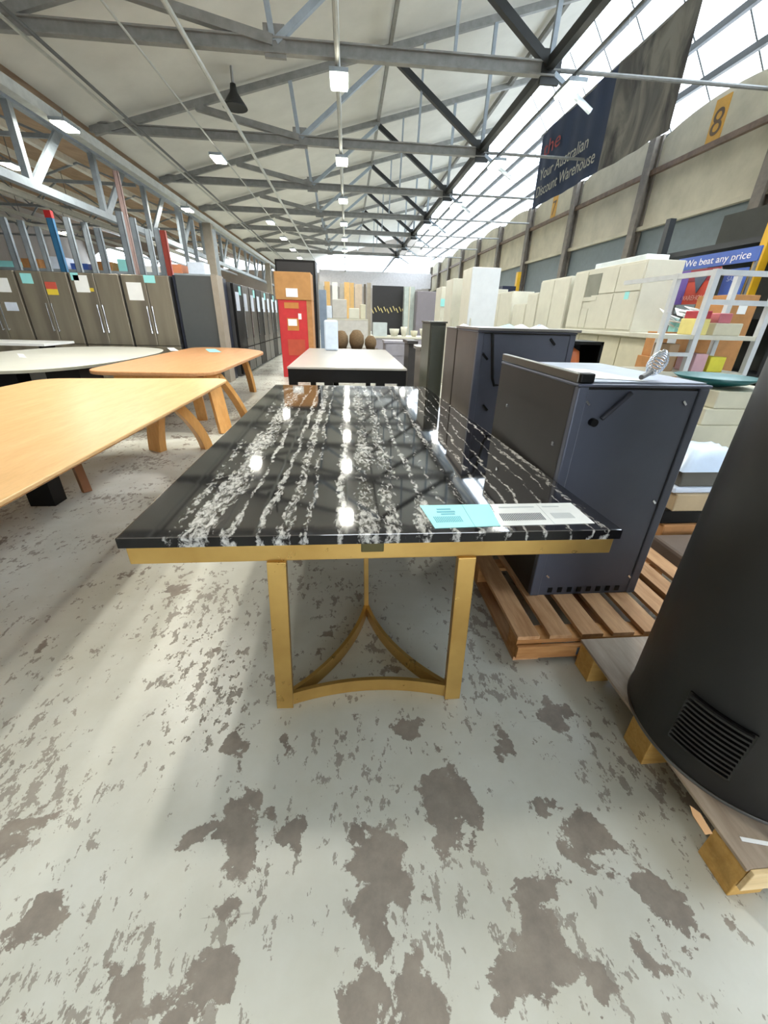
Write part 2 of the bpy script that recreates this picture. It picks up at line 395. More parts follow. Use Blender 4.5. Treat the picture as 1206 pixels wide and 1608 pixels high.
# lamps
LAMPM = emit('lamp_glow', (255, 250, 228), LAMP_E)
def lamp(x, y, z=5.0, k=1.):
    r = thing('ceiling_lamp', 'x', 'ceiling lamp', (x, y, z), 'ceiling lamps')
    box(x-.16, x+.16, y-.3, y+.3, z+.03, z+.09).build('housing', STEELB, r)
    box(x-.14, x+.14, y-.27, y+.27, z, z+.03).build('diffuser', LAMPM, r)
    MB().tube([(x, y, z+.09), (x, y, z+.17)], .012, 6).build('hanger', STEELG, r)
    l = bpy.data.lights.new('lamp_light', 'AREA'); l.shape = 'RECTANGLE'; l.size = .28; l.size_y = .5; l.energy = LAMP_W*k; l.color = (1, .97, .88)
    lo = bpy.data.objects.new('lamp_light', l); COL.objects.link(lo); lo.parent = r; lo.location = (0, 0, -.02)
    return r
mid = [5.55, 9.5, 13.5, 17.5, 21.5, 25.5, 29.5, 33.5, 37.5]
for i, y in enumerate(mid): lamp(-.08, y)['label'] = '%s lamp from the front in the middle row hanging under the roof' % ORD[i].replace('nearest', 'first')
lamp(-1.35, 3.7, k=1.3)['label'] = 'lamp nearest above the marble table, left of the middle row'
lamp(-2.3, 4.9, k=.75)['label'] = 'lamp above the gap between oak table and marble table'
for i, y in enumerate([6.0, 13.9, 21.9, 26, 30, 34, 38, 42]): lamp(-3.35, y)['label'] = '%s lamp from the front in the row left of the middle, under the roof' % ORD[i].replace('nearest', 'first')
for i, y in enumerate([5.1, 9.2, 13.0, 17.3, 21.4, 25.5, 29.5, 33.5]): lamp(3.95, y)['label'] = '%s lamp from the front in the right row beside the skylight' % ORD[i].replace('nearest', 'first')
for i, (u, v_) in enumerate([(103, 201), (295, 331), (107, 367), (20, 263), (314, 391)]):
    p = at(u, v_, Z=4.9)
    if i in (2, 3): p = at(u, v_, Z=4.9)
    r = lamp(p.x, p.y, 4.9); r['label'] = ['tube lamp under the brown left roof beside the gutter beam, nearest', 'tube lamp under the brown left roof just before the taupe post', 'small distant lamp above the blue rack upright on the left', 'dim tube lamp at the far left edge under the brown roof', 'tube lamp left of the taupe post close to the arched windows'][i]
    hz = (zl(p.x)-.0 if p.x < -6.25 else 5.2)
    MB().tube([(p.x, p.y, 4.95), (p.x, p.y, hz)], .012, 6).build('hanger', STEELG, r)

# dark pendant heater shape by the left conduit
p = at(368, 155, Y=12.6)
r = thing('roof_speaker', 'dark round horn hanging from the rafter at upper left', 'speaker', p)
MB().lathe(p, [(.06, .25), (.09, .1), (.26, -.12), (.28, -.16)], 20).build('horn', STEELD, r, smooth=True)
MB().tube([p+Vector((0, 0, .2)), (p.x, p.y, zc(p.x))], .03, 8).build('hanger', STEELG, r)

# lattice girder of the left bay
gr = thing('lattice_girder', 'pale lattice girder with zigzag webs under the brown left roof', 'girder', (-6.85, 4, 3.8))
MB().bar((-6.85, 2, 3.77), (-6.85, 44, 3.77), .18, .16).build('bottom_chord', STEELB, gr)
MB().bar((-6.85, 2, 5.2), (-6.85, 44, 5.2), .16, .14).build('top_chord', STEELB, gr)
y = 4.2
while y < 42:
    MB().bar((-6.85, y+3.0, 5.2), (-6.85, y+1.45, 3.8), .2, .06, (1, 0, 0)).build('web_diagonal', STEELB, gr)
    MB().bar((-6.85, y+1.3, 3.8), (-6.85, y+1.3, 5.2), .14, .14).build('web_post', STEELB, gr)
    y += 3.0
for i, (x, z, w) in enumerate([(-10.7, 4.7, .16), (-12.6, 4.6, .12), (-8.6, 4.35, .06), (-15, 4.9, .12)]):
    tag(MB().bar((x, 3, z), (x, 46, z), w, w).build('overhead_duct', PIPEM),
        ['thick pale duct', 'second pale duct further left', 'slim service pipe just beyond the lattice girder', 'highest pale duct at far left'][i]+' running along the left bay', 'duct')
    for yy in (6, 20, 34): struct(MB().tube([(x, yy, z), (x, yy, zl(x))], .012, 6).build('trim_%d' % (60+i*3+int(yy/14)), STEELG))
for i, y in enumerate((9.4, 13.35, 17.35, 21.3, 25.3, 29.25)):
    m = MB(); m.bar((-7.0, y, 5.12), (-24, y, 5.12), .07, .09); 
    for k in range(6):
        x = -7.3-k*2.8; m.bar((x, y, 5.15), (x-1.4, y, zl(x-1.4)-.1), .05); m.bar((x-1.4, y, zl(x-1.4)-.1), (x-2.8, y, 5.15), .05)
    tag(m.build('bay_truss', STEELB), '%s light truss from the front spanning the left bay under brown boards' % ORD[i].replace('nearest', 'first'), 'roof truss', 'light trusses of the left bay')

# =================================================================== BLACK MARBLE TABLE
t = NT('black_veined_marble')
v = t.coord('Object'); sp = t.n('ShaderNodeSeparateXYZ', Vector=v)
vl = t.coord('Object', (1.6, .5, 1)); wob = t.noise(vl, 2.2, 5, .6)
wob2 = t.noise(t.coord('Object', (3, 1.2, 1), (3, 1, 0)), 6, 4, .6)
xw = t.math('ADD', sp.outputs[0], t.math('ADD', t.math('MULTIPLY', t.math('SUBTRACT', wob, .5), .16), t.math('MULTIPLY', t.math('SUBTRACT', wob2, .5), .05)))
u_ = t.math('DIVIDE', t.math('ADD', xw, .9), 2.0)   # x -.9..1.1 -> 0..1
def X01(x): return (x+.9)/2
bands = []
def band(x, w, a): bands.append((x, w, a))
for x, w, a in [(-.66, .03, .35), (-.57, .075, .62), (-.46, .012, .6), (-.37, .014, .7), (-.30, .03, .66), (-.235, .012, .6), (-.13, .014, .75), (-.03, .05, .5), (.055, .045, .5), (.155, .02, .6), (.225, .014, .55), (.31, .02, .5),
                (.43, .02, .52), (.50, .008, .8), (.56, .008, .75), (.63, .008, .7), (.70, .008, .8), (.755, .022, .6), (.84, .006, .85), (.915, .006, .9)]: band(x, w, a)
stops = [(0, 0.)]
for x, w, a in bands:
    stops += [(X01(x-w*1.15), .0), (X01(x-w*.5), a), (X01(x+w*.5), a), (X01(x+w*1.15), .0)]
ss = []
last = -1
for p_, a in stops:
    p_ = max(p_, last+.0008); ss.append((p_, a)); last = p_
def ramps(t, fac, ss):
    """the ramp node holds 32 stops: chain several"""
    out = None; i = 0
    while i < len(ss)-1:
        seg = ss[i:i+28]; i += 27 if i+28 < len(ss) else len(ss)
        r_ = t.ramp(fac, ([(max(0, seg[0][0]-.0004), 0.)] if seg[0][0] > 0 else [])+seg+[(min(1, seg[-1][0]+.0004), 0.)])
        out = r_ if out is None else t.math('MAXIMUM', out, r_)
    return out
# split at band borders (zeros) so the pieces join cleanly
dens = None
for j in range(0, len(bands), 6):
    seg = []
    last = 0.
    for x, w, a in bands[j:j+6]:
        for pp, aa in ((X01(x-w*1.15), 0.), (X01(x-w*.5), a), (X01(x+w*.5), a), (X01(x+w*1.15), 0.)):
            pp = max(pp, last+.0006); seg.append((pp, aa)); last = pp
    seg = [(0., 0.)]+seg
    r_ = t.ramp(u_, seg); dens = r_ if dens is None else t.math('MAXIMUM', dens, r_)
sp1 = t.noise(t.coord('Object', (1.3, .55, 1)), 42, 5, .75, .6)
sp2 = t.noise(t.coord('Object', (1, .5, 1), (5, 5, 0)), 5, 4, .6)
field = t.math('ADD', t.math('MULTIPLY', dens, .62), t.math('ADD', t.math('MULTIPLY', t.math('SUBTRACT', sp1, .5), 1.9), t.math('MULTIPLY', t.math('SUBTRACT', sp2, .5), .9)))
vein = t.ramp(field, [(.26, 0.), (.46, .6), (.75, 1.)])
vein = t.math('MULTIPLY', vein, t.ramp(dens, [(.02, 0.), (.15, 1.)]))
t.set(t.p.inputs['Base Color'], t.mix(vein, lin((20, 19, 21)), lin((206, 204, 198))))
t.p.inputs['Roughness'].default_value = .045; t.p.inputs['IOR'].default_value = 3.0
MARBLE = t.m
MEDGE = MARBLE.copy(); MEDGE.name = 'marble_edge'; MEDGE.node_tree.nodes['Principled BSDF'].inputs['IOR'].default_value = 1.4; MEDGE.node_tree.nodes['Principled BSDF'].inputs['Roughness'].default_value = .2
t = NT('brushed_gold'); v = t.coord('Object', (1, 1, 1))
n = t.noise(v, 3, 4, .6)
t.set(t.p.inputs['Base Color'], t.ramp(n, [(.3, lin((186, 148, 82))), (.7, lin((212, 176, 106)))]))
t.p.inputs['Metallic'].default_value = .8; t.set(t.p.inputs['Roughness'], t.ramp(t.noise(v, 14, 3), [(.3, .26), (.7, .38)]))
GOLD = t.m
tb = thing('dining_table', 'long black marble-topped dining table with white veins and a gold metal frame', 'table', (.1, 2.6, 0))
MB().prism([(-.706, 1.095), (.912, 1.09), (.775, 4.08), (-.705, 4.08)], .724, .76).build('tabletop', MARBLE, tb, bevel=.003)
eb_ = MB(); P4 = [(-.706, 1.095), (.912, 1.09), (.775, 4.08), (-.705, 4.08)]
for (ax_, ay_), (bx_, by_) in zip(P4, P4[1:]+P4[:1]):
    dd = Vector((by_-ay_, ax_-bx_, 0)).normalized()*.0015
    eb_.add([(ax_+dd.x, ay_+dd.y, .7255), (bx_+dd.x, by_+dd.y, .7255), (bx_+dd.x, by_+dd.y, .7585), (ax_+dd.x, ay_+dd.y, .7585), (ax_, ay_, .7255), (bx_, by_, .7255), (bx_, by_, .7585), (ax_, ay_, .7585)], [(0, 1, 2, 3), (7, 6, 5, 4), (0, 4, 5, 1), (3, 2, 6, 7), (1, 5, 6, 2), (0, 3, 7, 4)])
eb_.build('edge_band', MEDGE, tb)
fr = MB(); fr.box(-.695, .908, 1.11, 1.15, .656, .724)
fr.box(-.69, .76, 4.01, 4.05, .656, .724)
fr.bar((-.67, 1.15, .69), (-.67, 4.01, .69), .04, .068); fr.bar((.876, 1.15, .69), (.745, 4.01, .69), .04, .068)
fr.bar((0.07, 1.15, .69), (0.05, 4.01, .69), .06, .05)
fr.build('frame', GOLD, tb, bevel=.003)
box(.035, .11, 1.104, 1.16, .685, .7235).build('bracket', M('dark_olive_metal', (84, 78, 44), .45, .5), tb, bevel=.003)
def base(sy, y0):
    """three legs and the concave triangle of flat bars on the floor; sy mirrors along the table"""
    Yf = lambda y: y0+sy*y
    L, Rr, B = Vector((-.262, Yf(0), 0)), Vector((.402, Yf(0), 0)), Vector((.078, Yf(.535), 0))
    for a, b in (((-.24, Yf(.03), .657), (-.262, Yf(0), 0)), ((.394, Yf(.03), .657), (.402, Yf(0), 0))):
        a = Vector(a); b = Vector(b)
        MB().bar(a, b, .062, .03, (0, 1, 0)).build('leg', GOLD, tb, bevel=.002)
    MB().bar((.072, Yf(.54), .664), (.078, Yf(.535), 0), .022, .055, (0, 1, 0)).build('leg', GOLD, tb, bevel=.002)
    for a, b in ((L, Rr), (L, B), (Rr, B)):
        c = (L+Rr+B)/3; mid_ = (a+b)/2; ctl = mid_+(c-mid_)*.62
        pts = []
        for k in range(17):
            s_ = k/16; s_ = .035+s_*.93
            q = a*(1-s_)**2+ctl*2*s_*(1-s_)+b*s_**2; pts.append((q.x, q.y, .0315))
        MB().path(pts, .016, .06).build('foot_bar', GOLD, tb)
base(1, 1.082); base(-1, 3.9)

# price cards lying on the marble
def flat_card(name, lab, quad, mat, z=.7606):
    q = [at(u, v_, Z=z) for u, v_ in quad]; c = sum(q, Vector())/4
    r = thing(name, lab, 'price card', (c.x, c.y, z)); MB().slab([(p.x, p.y, z+.0012) for p in q], .001).build('card', mat, r)
    return r, [Vector((p.x, p.y, z+.0012)) for p in q]
def lines(r, q, rows, mat, bars=False, name='print'):
    a, b, c, d = q  # front-left, front-right, back-right, back-left
    def P(s_, t_): return (a*(1-s_)+b*s_)*(1-t_)+(d*(1-s_)+c*s_)*t_+Vector((0, 0, .0008))
    m = MB()
    for (s0, s1, t0, t1) in rows:
        m.slab([P(s0, t0), P(s1, t0), P(s1, t1), P(s0, t1)], .0005)
    m.build(name, mat, r)
r, q = flat_card('price_card', 'aqua paper price card lying on the marble tabletop', [(683, 830), (787, 826), (768, 792), (659, 794)], AQUA)
lines(r, q, [(.08+.027*k, .095+.027*k, .22, .46) for k in range(15)], M('aqua_ink', (92, 168, 186), .6), name='barcode')
lines(r, q, [(.2, .4, .76, .82), (.18, .44, .64, .7), (.22, .42, .54, .59), (.6, .604, .0, 1.)], M('aqua_ink', (92, 168, 186), .6))
r, q = flat_card('price_card', 'white price card with a barcode lying at the front right of the marble tabletop', [(789, 826), (934, 822), (896, 790), (769, 792)], M('card_white', (222, 226, 226), .4))
lines(r, q, [(.04+.02*k, .052+.02*k, .2, .52) for k in range(24)], INK, name='barcode')
lines(r, q, [(.62+.02*k, .632+.02*k, .25, .5) for k in range(12)], M('pale_ink', (176, 184, 188), .6), name='barcode')
lines(r, q, [(.08, .5, .8, .84), (.6, .8, .8, .84), (.56, .563, 0., 1.)], M('pale_ink', (176, 184, 188), .6))

# =================================================================== LEFT TABLES
def rounded(pts, r=.12, n=5):
    out = []; N = len(pts)
    for i in range(N):
        p = Vector(pts[i]); a = (Vector(pts[i-1])-p); b = (Vector(pts[(i+1) % N])-p); ra = min(r, a.length*.45); rb = min(r, b.length*.45)
        A = p+a.normalized()*ra; B = p+b.normalized()*rb
        for k in range(n+1):
            s_ = k/n; q = A*(1-s_)**2+p*2*s_*(1-s_)+B*s_**2; out.append((q.x, q.y))
    return out
ta = thing('dining_table', 'long light oak dining table at the left beside the marble table', 'table', (-2.15, 2.9, 0))
pa = rounded([(-1.27, 1.2), (-1.27, 4.62), (-3.05, 4.42), (-3.05, 1.2)], .22)
MB().prism(pa, .722, .74).build('tabletop', OAK, ta, bevel=.004)
MB().prism([(p[0], p[1]) for p in pa], .695, .722, .05).build('bevelled_underside', OAKL, ta)
def arch_leg(parent, top, foot, out=.08, w=.13, th=.045, mat=OAKL, across=(0, 1, 0)):
    top = Vector(top); foot = Vector(foot); d = Vector((foot.x-top.x, foot.y-top.y, 0)); pts = []
    for k in range(11):
        s_ = k/10; p = top*(1-s_)+foot*s_+d.normalized()*out*4*s_*(1-s_)*.6 if d.length > .01 else top*(1-s_)+foot*s_
        pts.append(p)
    pts[-1].z = 0
    MB().path(pts, w, th, d.normalized() if d.length > .01 else Vector((0, 1, 0))).build('leg', mat, parent, bevel=.004)
arch_leg(ta, (-1.9, 4.3, .70), (-2.09, 4.38, .0), .06, .09, .16)
arch_leg(ta, (-1.9, 4.15, .70), (-1.6, 4.48, 0), .14, .11, .1)
arch_leg(ta, (-1.9, 1.55, .70), (-2.1, 1.4, 0), .06, .1, .12)
arch_leg(ta, (-1.9, 1.6, .70), (-1.6, 1.35, 0), .1, .1, .12)
box(-1.98, -1.82, 1.5, 4.35, .64, .70).build('crossbeam', OAKL, ta)
p = at(68, 795, Z=0)
tag(box(p.x-.09, p.x+.09, p.y, p.y+.14, 0, .697).build('leg', BLACK, ta), 'black block leg')
p = at(137, 772, Z=0)
tag(MB().bar((p.x-.12, p.y+.1, .697), (p.x, p.y, 0), .06, .06).build('leg', M('walnut', (128, 82, 46), .5), ta), 'slim brown leg')

tbB = thing('dining_table', 'amber wood dining table with rounded corners behind the light oak table', 'table', (-2.3, 6.8, 0))
pb = rounded([(-1.56, 4.93), (-1.52, 8.1), (-2.1, 8.75), (-3.02, 8.75), (-3.02, 4.93)], .35, 7)
MB().prism(pb, .705, .75).build('tabletop', OAKD, tbB, bevel=.012)
MB().prism(rounded([(-1.8, 5.15), (-1.8, 8.2), (-2.8, 8.4), (-2.8, 5.15)], .1), .63, .705).build('apron', OAKL, tbB)
arch_leg(tbB, (-1.68, 5.25, .705), (-1.56, 5.12, 0), .0, .16, .07)
arch_leg(tbB, (-1.72, 5.5, .705), (-1.5, 5.95, 0), .08, .12, .06)
arch_leg(tbB, (-2.0, 5.5, .705), (-2.06, 5.8, 0), .04, .13, .06)
arch_leg(tbB, (-1.95, 8.0, .705), (-1.85, 8.15, 0), .05, .13, .06)
arch_leg(tbB, (-2.75, 8.2, .705), (-2.9, 8.35, 0), .05, .13, .06)
q = [at(u, v_, Z=.751) for u, v_ in ((329, 553), (348, 553), (338, 548), (322, 548))]
tag(MB().slab([(p.x, p.y, .7525) for p in q], .0014).build('paper_slip', AQUA), 'small aqua slip lying on the amber wood table', 'paper')
q = [at(u, v_, Z=.751) for u, v_ in ((268, 551), (281, 551), (273, 546), (262, 546))]
tag(MB().slab([(p.x, p.y, .7525) for p in q], .0014).build('paper_slip', PAPER), 'small white slip lying on the amber wood table', 'paper')

tw = thing('dining_table', 'white oval-topped table on a black base behind the oak tables', 'table', (-4.15, 6.6, 0))
ell = [(-4.2+1.12*math.copysign(abs(math.cos(a))**.75, math.cos(a)), 6.6+1.85*math.copysign(abs(math.sin(a))**.75, math.sin(a))) for a in [k*math.pi/24 for k in range(48)]]
MB().prism(ell, .71, .75, .04).build('tabletop', M('white_table_top', (214, 214, 204), .3, var=.02), tw, bevel=.006)
box(-4.9, -4.1, 5.5, 6.0, 0, .712).build('pedestal', BLACK, tw)
box(-3.75, -3.35, 5.5, 6.0, 0, .712).build('pedestal', BLACK, tw)
box(-4.08, -3.77, 5.7, 5.85, .1, .7).build('crossbar', M('mid_grey', (120, 118, 114), .5), tw)
q = [at(u, v_, Z=.752) for u, v_ in ((31, 561), (42, 562), (36, 556), (26, 555))]
tag(MB().slab([(p.x, p.y, .7525) for p in q], .0015).build('paper_slip', PAPER), 'white slip on the white oval table', 'paper')
t2 = thing('side_table', 'pale slab table at the far left in front of the steel fridges', 'table', (-6.6, 8.3, 0))
box(-8.2, -5.25, 7.9, 8.75, .77, .81).build('tabletop', PAPER, t2)
for x in (-8.0, -5.5): box(x-.04, x+.04, 8.2, 8.5, 0, .77).build('leg', BLACK, t2)
r = tag(box(-5.3, -4.6, 4.0, 4.6, 0, .55).build('storage_crate', M('grey_plastic', (150, 152, 150), .6), bevel=.02), 'grey crate low on the floor at the far left beyond the oak table', 'crate')

# dark table behind the marble one
td = thing('coffee_table', 'black low-apron table with a pale grey top behind the marble table', 'table', (0, 7.3, 0))
box(-.795, .795, 5.58, 8.95, .735, .76).build('tabletop', M('pale_grey_laminate', (170, 166, 160), .28, var=.02), td, bevel=.003)
box(-.79, .79, 5.6, 8.93, .565, .735).build('apron', BLACK, td)
for x0, x1 in ((-.79, -.68), (-.32, -.2), (.38, .48), (.68, .79)):
    for y in (5.6, 8.8): box(x0, x1, y, y+.12, 0, .565).build('leg', BLACK, td)
# light plywood sheet and brown box low behind the marble table
tag(box(-.55, .62, 5.0, 5.4, 0.0, .35).build('floor_carton', M('pale_carton', (206, 204, 190), .6), bevel=.01), 'pale low carton between the marble table and the black table', 'carton')
tag(box(-.62, -.25, 4.4, 4.85, 0.0, .62).build('floor_carton', CARD, bevel=.006), 'brown carton peeking out behind the far left corner of the marble table', 'carton')
p = at(521, 550, Z=.76)
r = thing('wrapped_roll', 'pale blue plastic-wrapped upright block on the black table', 'package', (p.x, p.y, .76))
MB().box(p.x-.13, p.x+.13, p.y-.1, p.y+.1, .7605, 1.3).build('wrapping', M('pale_blue_plastic', (196, 210, 226), .35), r, bevel=.03)

# =================================================================== RED CARTONS AND BLACK CABINET
r = thing('tall_cabinet', 'tall black cabinet behind the stacked red and brown cartons', 'cabinet', (-1.1, 11.6, 0))
box(-1.7, -.75, 11.25, 12.0, 0.0, 2.55).build('body', BLACK, r, bevel=.01)
box(-1.66, -.79, 11.22, 11.25, .1, 2.5).build('door', M('soft_black', (34, 34, 36), .5), r)
r = thing('shipping_carton', 'tall red printed carton standing under a brown carton', 'carton', (-1.1, 10.6, 0))
box(-1.56, -.92, 10.3, 10.95, 0, 1.67).build('box', M('red_carton', (190, 44, 48), .6), r, bevel=.01)
tag(box(-.9199, -.80, 10.3, 10.95, 0, 1.67).build('side', CARD, r, bevel=.004), 'plain brown side')
for (x0, x1, z0, z1, m, nm) in [(-1.38, -1.12, 1.04, 1.3, M('ochre_print', (188, 124, 60), .6), 'print_panel'), (-1.36, -1.16, 1.14, 1.28, PAPER, 'label_sheet'), (-1.42, -1.1, 1.5, 1.62, M('ochre_print', (188, 124, 60), .6), 'print_panel'), (-1.12, -1.05, 1.28, 1.4, PAPER, 'label_sheet'),
                                (-1.4, -1.0, .5, .85, M('soft_ochre_print', (182, 76, 52), .6), 'print_panel')]:
    box(x0, x1, 10.292 if nm == 'print_panel' else 10.288, 10.2995, z0, z1).build(nm, m, r)
r = thing('shipping_carton', 'brown carton with a white label on top of the tall red carton', 'carton', (-1.15, 10.6, 1.67))
box(-1.6, -.8, 10.28, 10.95, 1.671, 2.22).build('box', M('orange_cardboard', (176, 130, 78), .7), r, bevel=.01)
box(-1.36, -1.1, 10.272, 10.2795, 1.73, 1.9).build('label_sheet', PAPER, r)

# =================================================================== FRIDGES
t = NT('brushed_steel'); v = t.coord('Object', (2.2, 2.2, .2)); n = t.noise(v, 2.2, 2, .5)
t.set(t.p.inputs['Base Color'], t.ramp(n, [(.35, lin((140, 133, 122))), (.65, lin((168, 160, 142)))]))
t.p.inputs['Metallic'].default_value = .6; t.p.inputs['Roughness'].default_value = .36; STEEL = t.m
t = NT('black_steel'); v = t.coord('Object', (2.2, 2.2, .2)); n = t.noise(v, 2.2, 2, .5)
t.set(t.p.inputs['Base Color'], t.ramp(n, [(.35, lin((48, 47, 47))), (.65, lin((84, 82, 80)))]))
t.p.inputs['Metallic'].default_value = .5; t.p.inputs['Roughness'].default_value = .35; BSTEEL = t.m
def fridge(x0, x1, y0, h, mat, lab, stickers, group):
    r = thing('fridge', lab, 'fridge', ((x0+x1)/2, y0+.35, 0), group)
    box(x0+.02, x1-.02, y0+.06, y0+.7, 0.0, h).build('body', M('fridge_side', (66, 66, 68), .5), r)
    xm = (x0+x1)/2
    for a, b in ((x0+.02, xm-.004), (xm+.004, x1-.02)):
        d = box(a, b, y0, y0+.055, .72, h-.01).build('door', mat, r, bevel=.01)
        xx = xm-.05 if a < xm-.1 else xm+.05
        MB().tube([(xx, y0-.005, .97), (xx, y0-.04, .95), (xx, y0-.04, 1.45), (xx, y0-.005, 1.43)], .012, 8).build('handle', CHROME, d)
    box(x0+.02, x1-.02, y0, y0+.055, .4, .71).build('drawer', mat, r, bevel=.01); box(x0+.02, x1-.02, y0, y0+.055, .06, .39).build('drawer', mat, r, bevel=.01)
    for (a, b, z0, z1, m) in stickers:
        box(x0+a, x0+b, y0-.006, y0-.001, z0, z1).build('sticker', m, r)
    return r
ENY = M('energy_label_yellow', (216, 190, 60), .6); ENR = M('energy_label_red', (196, 84, 70), .6)
FY = 9.3
labs = ['leftmost steel fridge of the row, cut by the left photo edge, with a white sheet', 'second steel fridge from the left with a yellow energy label and aqua card', 'third steel fridge from the left with a white sheet by a dark gap', 'fourth steel fridge, right end of the row, next to the dark panel']
xs = [-7.25, -6.3, -5.35, -4.4, -3.47]
stk = [[(.55, .8, 1.62, 1.86, PAPER), (.6, .82, 1.3, 1.45, PAPERB)], [(.1, .3, 1.78, 1.95, AQUA), (.5, .7, 1.7, 1.82, ENR), (.5, .7, 1.6, 1.7, ENY)], [(.1, .35, 1.66, 1.95, PAPER), (.35, .42, 1.68, 1.74, ENY), (.06, .2, 1.86, 1.99, AQUA)], [(.1, .38, 1.55, 1.86, PAPER), (.45, .66, 1.86, 1.99, AQUA)]]
for i in range(4):
    fridge(xs[i], xs[i+1], FY, 2.0, STEEL, labs[i], stk[i], 'stainless steel fridges in a row')
r = thing('pantry_fridge', 'tall plain dark grey single-door fridge with a navy side by the taupe post', 'fridge', (-3.0, 9.6, 0))
box(-3.45, -2.6, 9.42, 10.1, 0, 2.02).build('body', M('navy_side', (36, 42, 58), .4), r)
box(-3.38, -2.68, 9.36, 9.418, .04, 2.02).build('door', M('slate_door', (76, 80, 82), .5, var=.02), r, bevel=.008)
box(-2.675, -2.56, 9.3, 9.7, 0, 2.04).build('side_panel', MATS['taupe_post'], r)
# black fridges along the aisle, seen edge on
pf = None
for i in range(9):
    y0 = 10.25+i*.78
    r = thing('display_fridge', '', 'fridge', (-2.9, y0+.36, 0), 'dark fridges receding along the aisle')
    h = 1.98
    box(-3.5, -2.56, y0+.02, y0+.74, 0, h).build('body', M('fridge_side', (66, 66, 68), .5), r)
    m = BSTEEL if i % 3 else BLACK
    d = box(-2.555, -2.5, y0+.02, y0+.74, .62, h-.01).build('door', m, r, bevel=.008); box(-2.555, -2.5, y0+.02, y0+.74, .05, .6).build('drawer', m, r, bevel=.008)
    MB().tube([(-2.46, y0+.66, .8), (-2.46, y0+.66, 1.5)], .012, 8).build('handle', CHROME, d)
    box(-2.496, -2.49, y0+.1, y0+.42, 1.42, 1.8).build('sticker', PAPERB, r)
    if i % 2 == 0: box(-2.496, -2.49, y0+.45, y0+.65, 1.75, 1.93).build('sticker', AQUA, r)
    r['label'] = '%s dark fridge along the aisle, counted from the slate-grey single-door fridge' % ORD[i].replace('nearest', 'first')
# blue-grey rack uprights rising behind the fridges
ups = [(3, 341, 12., STEELB), (31, 346, 13., STEELB), (58, 356, 14, STEELB), (75, 332, 11.5, M('blue_upright', (58, 122, 168), .5)), (103, 341, 12.5, STEELB), (131, 349, 13.5, STEELB), (152, 358, 11.2, STEELB),
       (186, 332, 11.4, STEELB), (207, 342, 12.2, STEELB), (231, 360, 13, STEELB), (245, 358, 12.4, STEELB), (255, 362, 12, M('red_upright', (176, 74, 62), .5)), (181, 268, 14.5, M('rose_upright', (176, 150, 146), .5)), (282, 333, 18, STEELB), (300, 345, 19, STEELB), (335, 360, 21.8, STEELB)]
upl = ['leftmost pale rack upright by the photo edge', 'second pale rack upright from the left edge', 'third pale rack upright, left of the blue one', 'bright blue rack upright with a red cap', 'pale rack upright just right of the blue one', 'pale rack upright over the third steel fridge', 'pale rack upright reaching lowest over the white sheet',
       'tall pale rack upright, first of a close pair above the fourth fridge', 'tall pale rack upright, second of a close pair above the fourth fridge', 'slim pale rack upright left of the red one', 'pale rack upright touching the red one', 'red rack upright above the dark grey fridge', 'tall rosy rack upright reaching the lattice girder', 'far pale rack upright before the arched windows, left one', 'far pale rack upright before the arched windows, middle one', 'far pale rack upright just right of the taupe post']
for i, (u, v_, Y, m) in enumerate(ups):
    a = at(u, v_, Y=Y); r = thing('rack_upright', upl[i], 'rack upright', (a.x, Y, 0), 'rack uprights behind the fridges')
    if i == 12: a.z = min(a.z, 5.0)
    p_ = MB(); w = .065
    p_.box(a.x-w, a.x+w, Y-.04, Y-.03, 0.01, a.z); p_.box(a.x-w, a.x-w+.01, Y-.04, Y+.05, .01, a.z); p_.box(a.x+w-.01, a.x+w, Y-.04, Y+.05, .01, a.z)
    p_.build('post', m, r); box(a.x-.1, a.x+.1, Y-.08, Y+.08, 0, .01).build('base_plate', STEELG, r)
    if i == 3: box(a.x-w-.005, a.x+w+.005, Y-.045, Y+.055, a.z-.12, a.z+.02).build('cap', RED, r)
r = thing('rack_shelf_row', 'long rack shelf with mixed blue and white goods edges behind the steel fridges', 'shelf', (-6, 15.5, 0))
box(-11, -4.2, 15, 16, 2.35, 2.45).build('shelf', STEELB, r)
for x in (-11, -7.6, -4.3): box(x-.04, x+.04, 15.05, 15.15, 0, 2.35).build('post', STEELB, r)
for i in range(9):
    x = -10.6+i*.7; c = [AQUA, CARD, PAPERB, BLUE, CARD, AQUA, PAPER, M('orange_goods', (206, 130, 92), .6), PAPERB][i]
    tag(box(x, x+.5, 15.1, 15.7, 2.451, 2.62+.08*(i % 3)).build('shelf_box', c), ['aqua', 'brown', 'pale blue', 'blue', 'brown second', 'aqua second', 'white', 'orange', 'pale blue last'][i]+' box on the long rack shelf behind the steel fridges', 'box', 'boxes on the rack behind the fridges')

# =================================================================== FAR END DISPLAYS
strips = [(500, 442, 508, 'silver_door', (176, 178, 178)), (509, 442, 518, 'oak_door', (206, 168, 108)), (521, 443, 530, 'white_door', (222, 226, 222)), (533, 445, 540, 'grey_door', (168, 164, 156)), (540, 443, 549, 'honey_door', (214, 174, 112)), (549, 444, 556, 'oak_door', (196, 158, 106)),
          (557, 446, 569, 'beige_door', (196, 180, 162)), (571, 446, 575, 'dark_door', (92, 84, 74)), (576, 444, 583, 'taupe_door', (160, 152, 138))]
nm = ['silver', 'oak', 'white', 'mid grey', 'honey-coloured', 'darker oak', 'wide beige', 'narrow dark', 'taupe']
for i, (u0, v0, u1, n_, c) in enumerate(strips):
    a = at(u0, v0, Y=22); b = at(u1, v0, Y=22)
    tag(box(a.x+.01, b.x-.01, 22, 22.06, 0, a.z).build('door_panel', M(n_, c, .5), bevel=.004), '%s door panel in the standing row at the far end left of the black tap board' % nm[i], 'door panel', 'door panels at the far end')
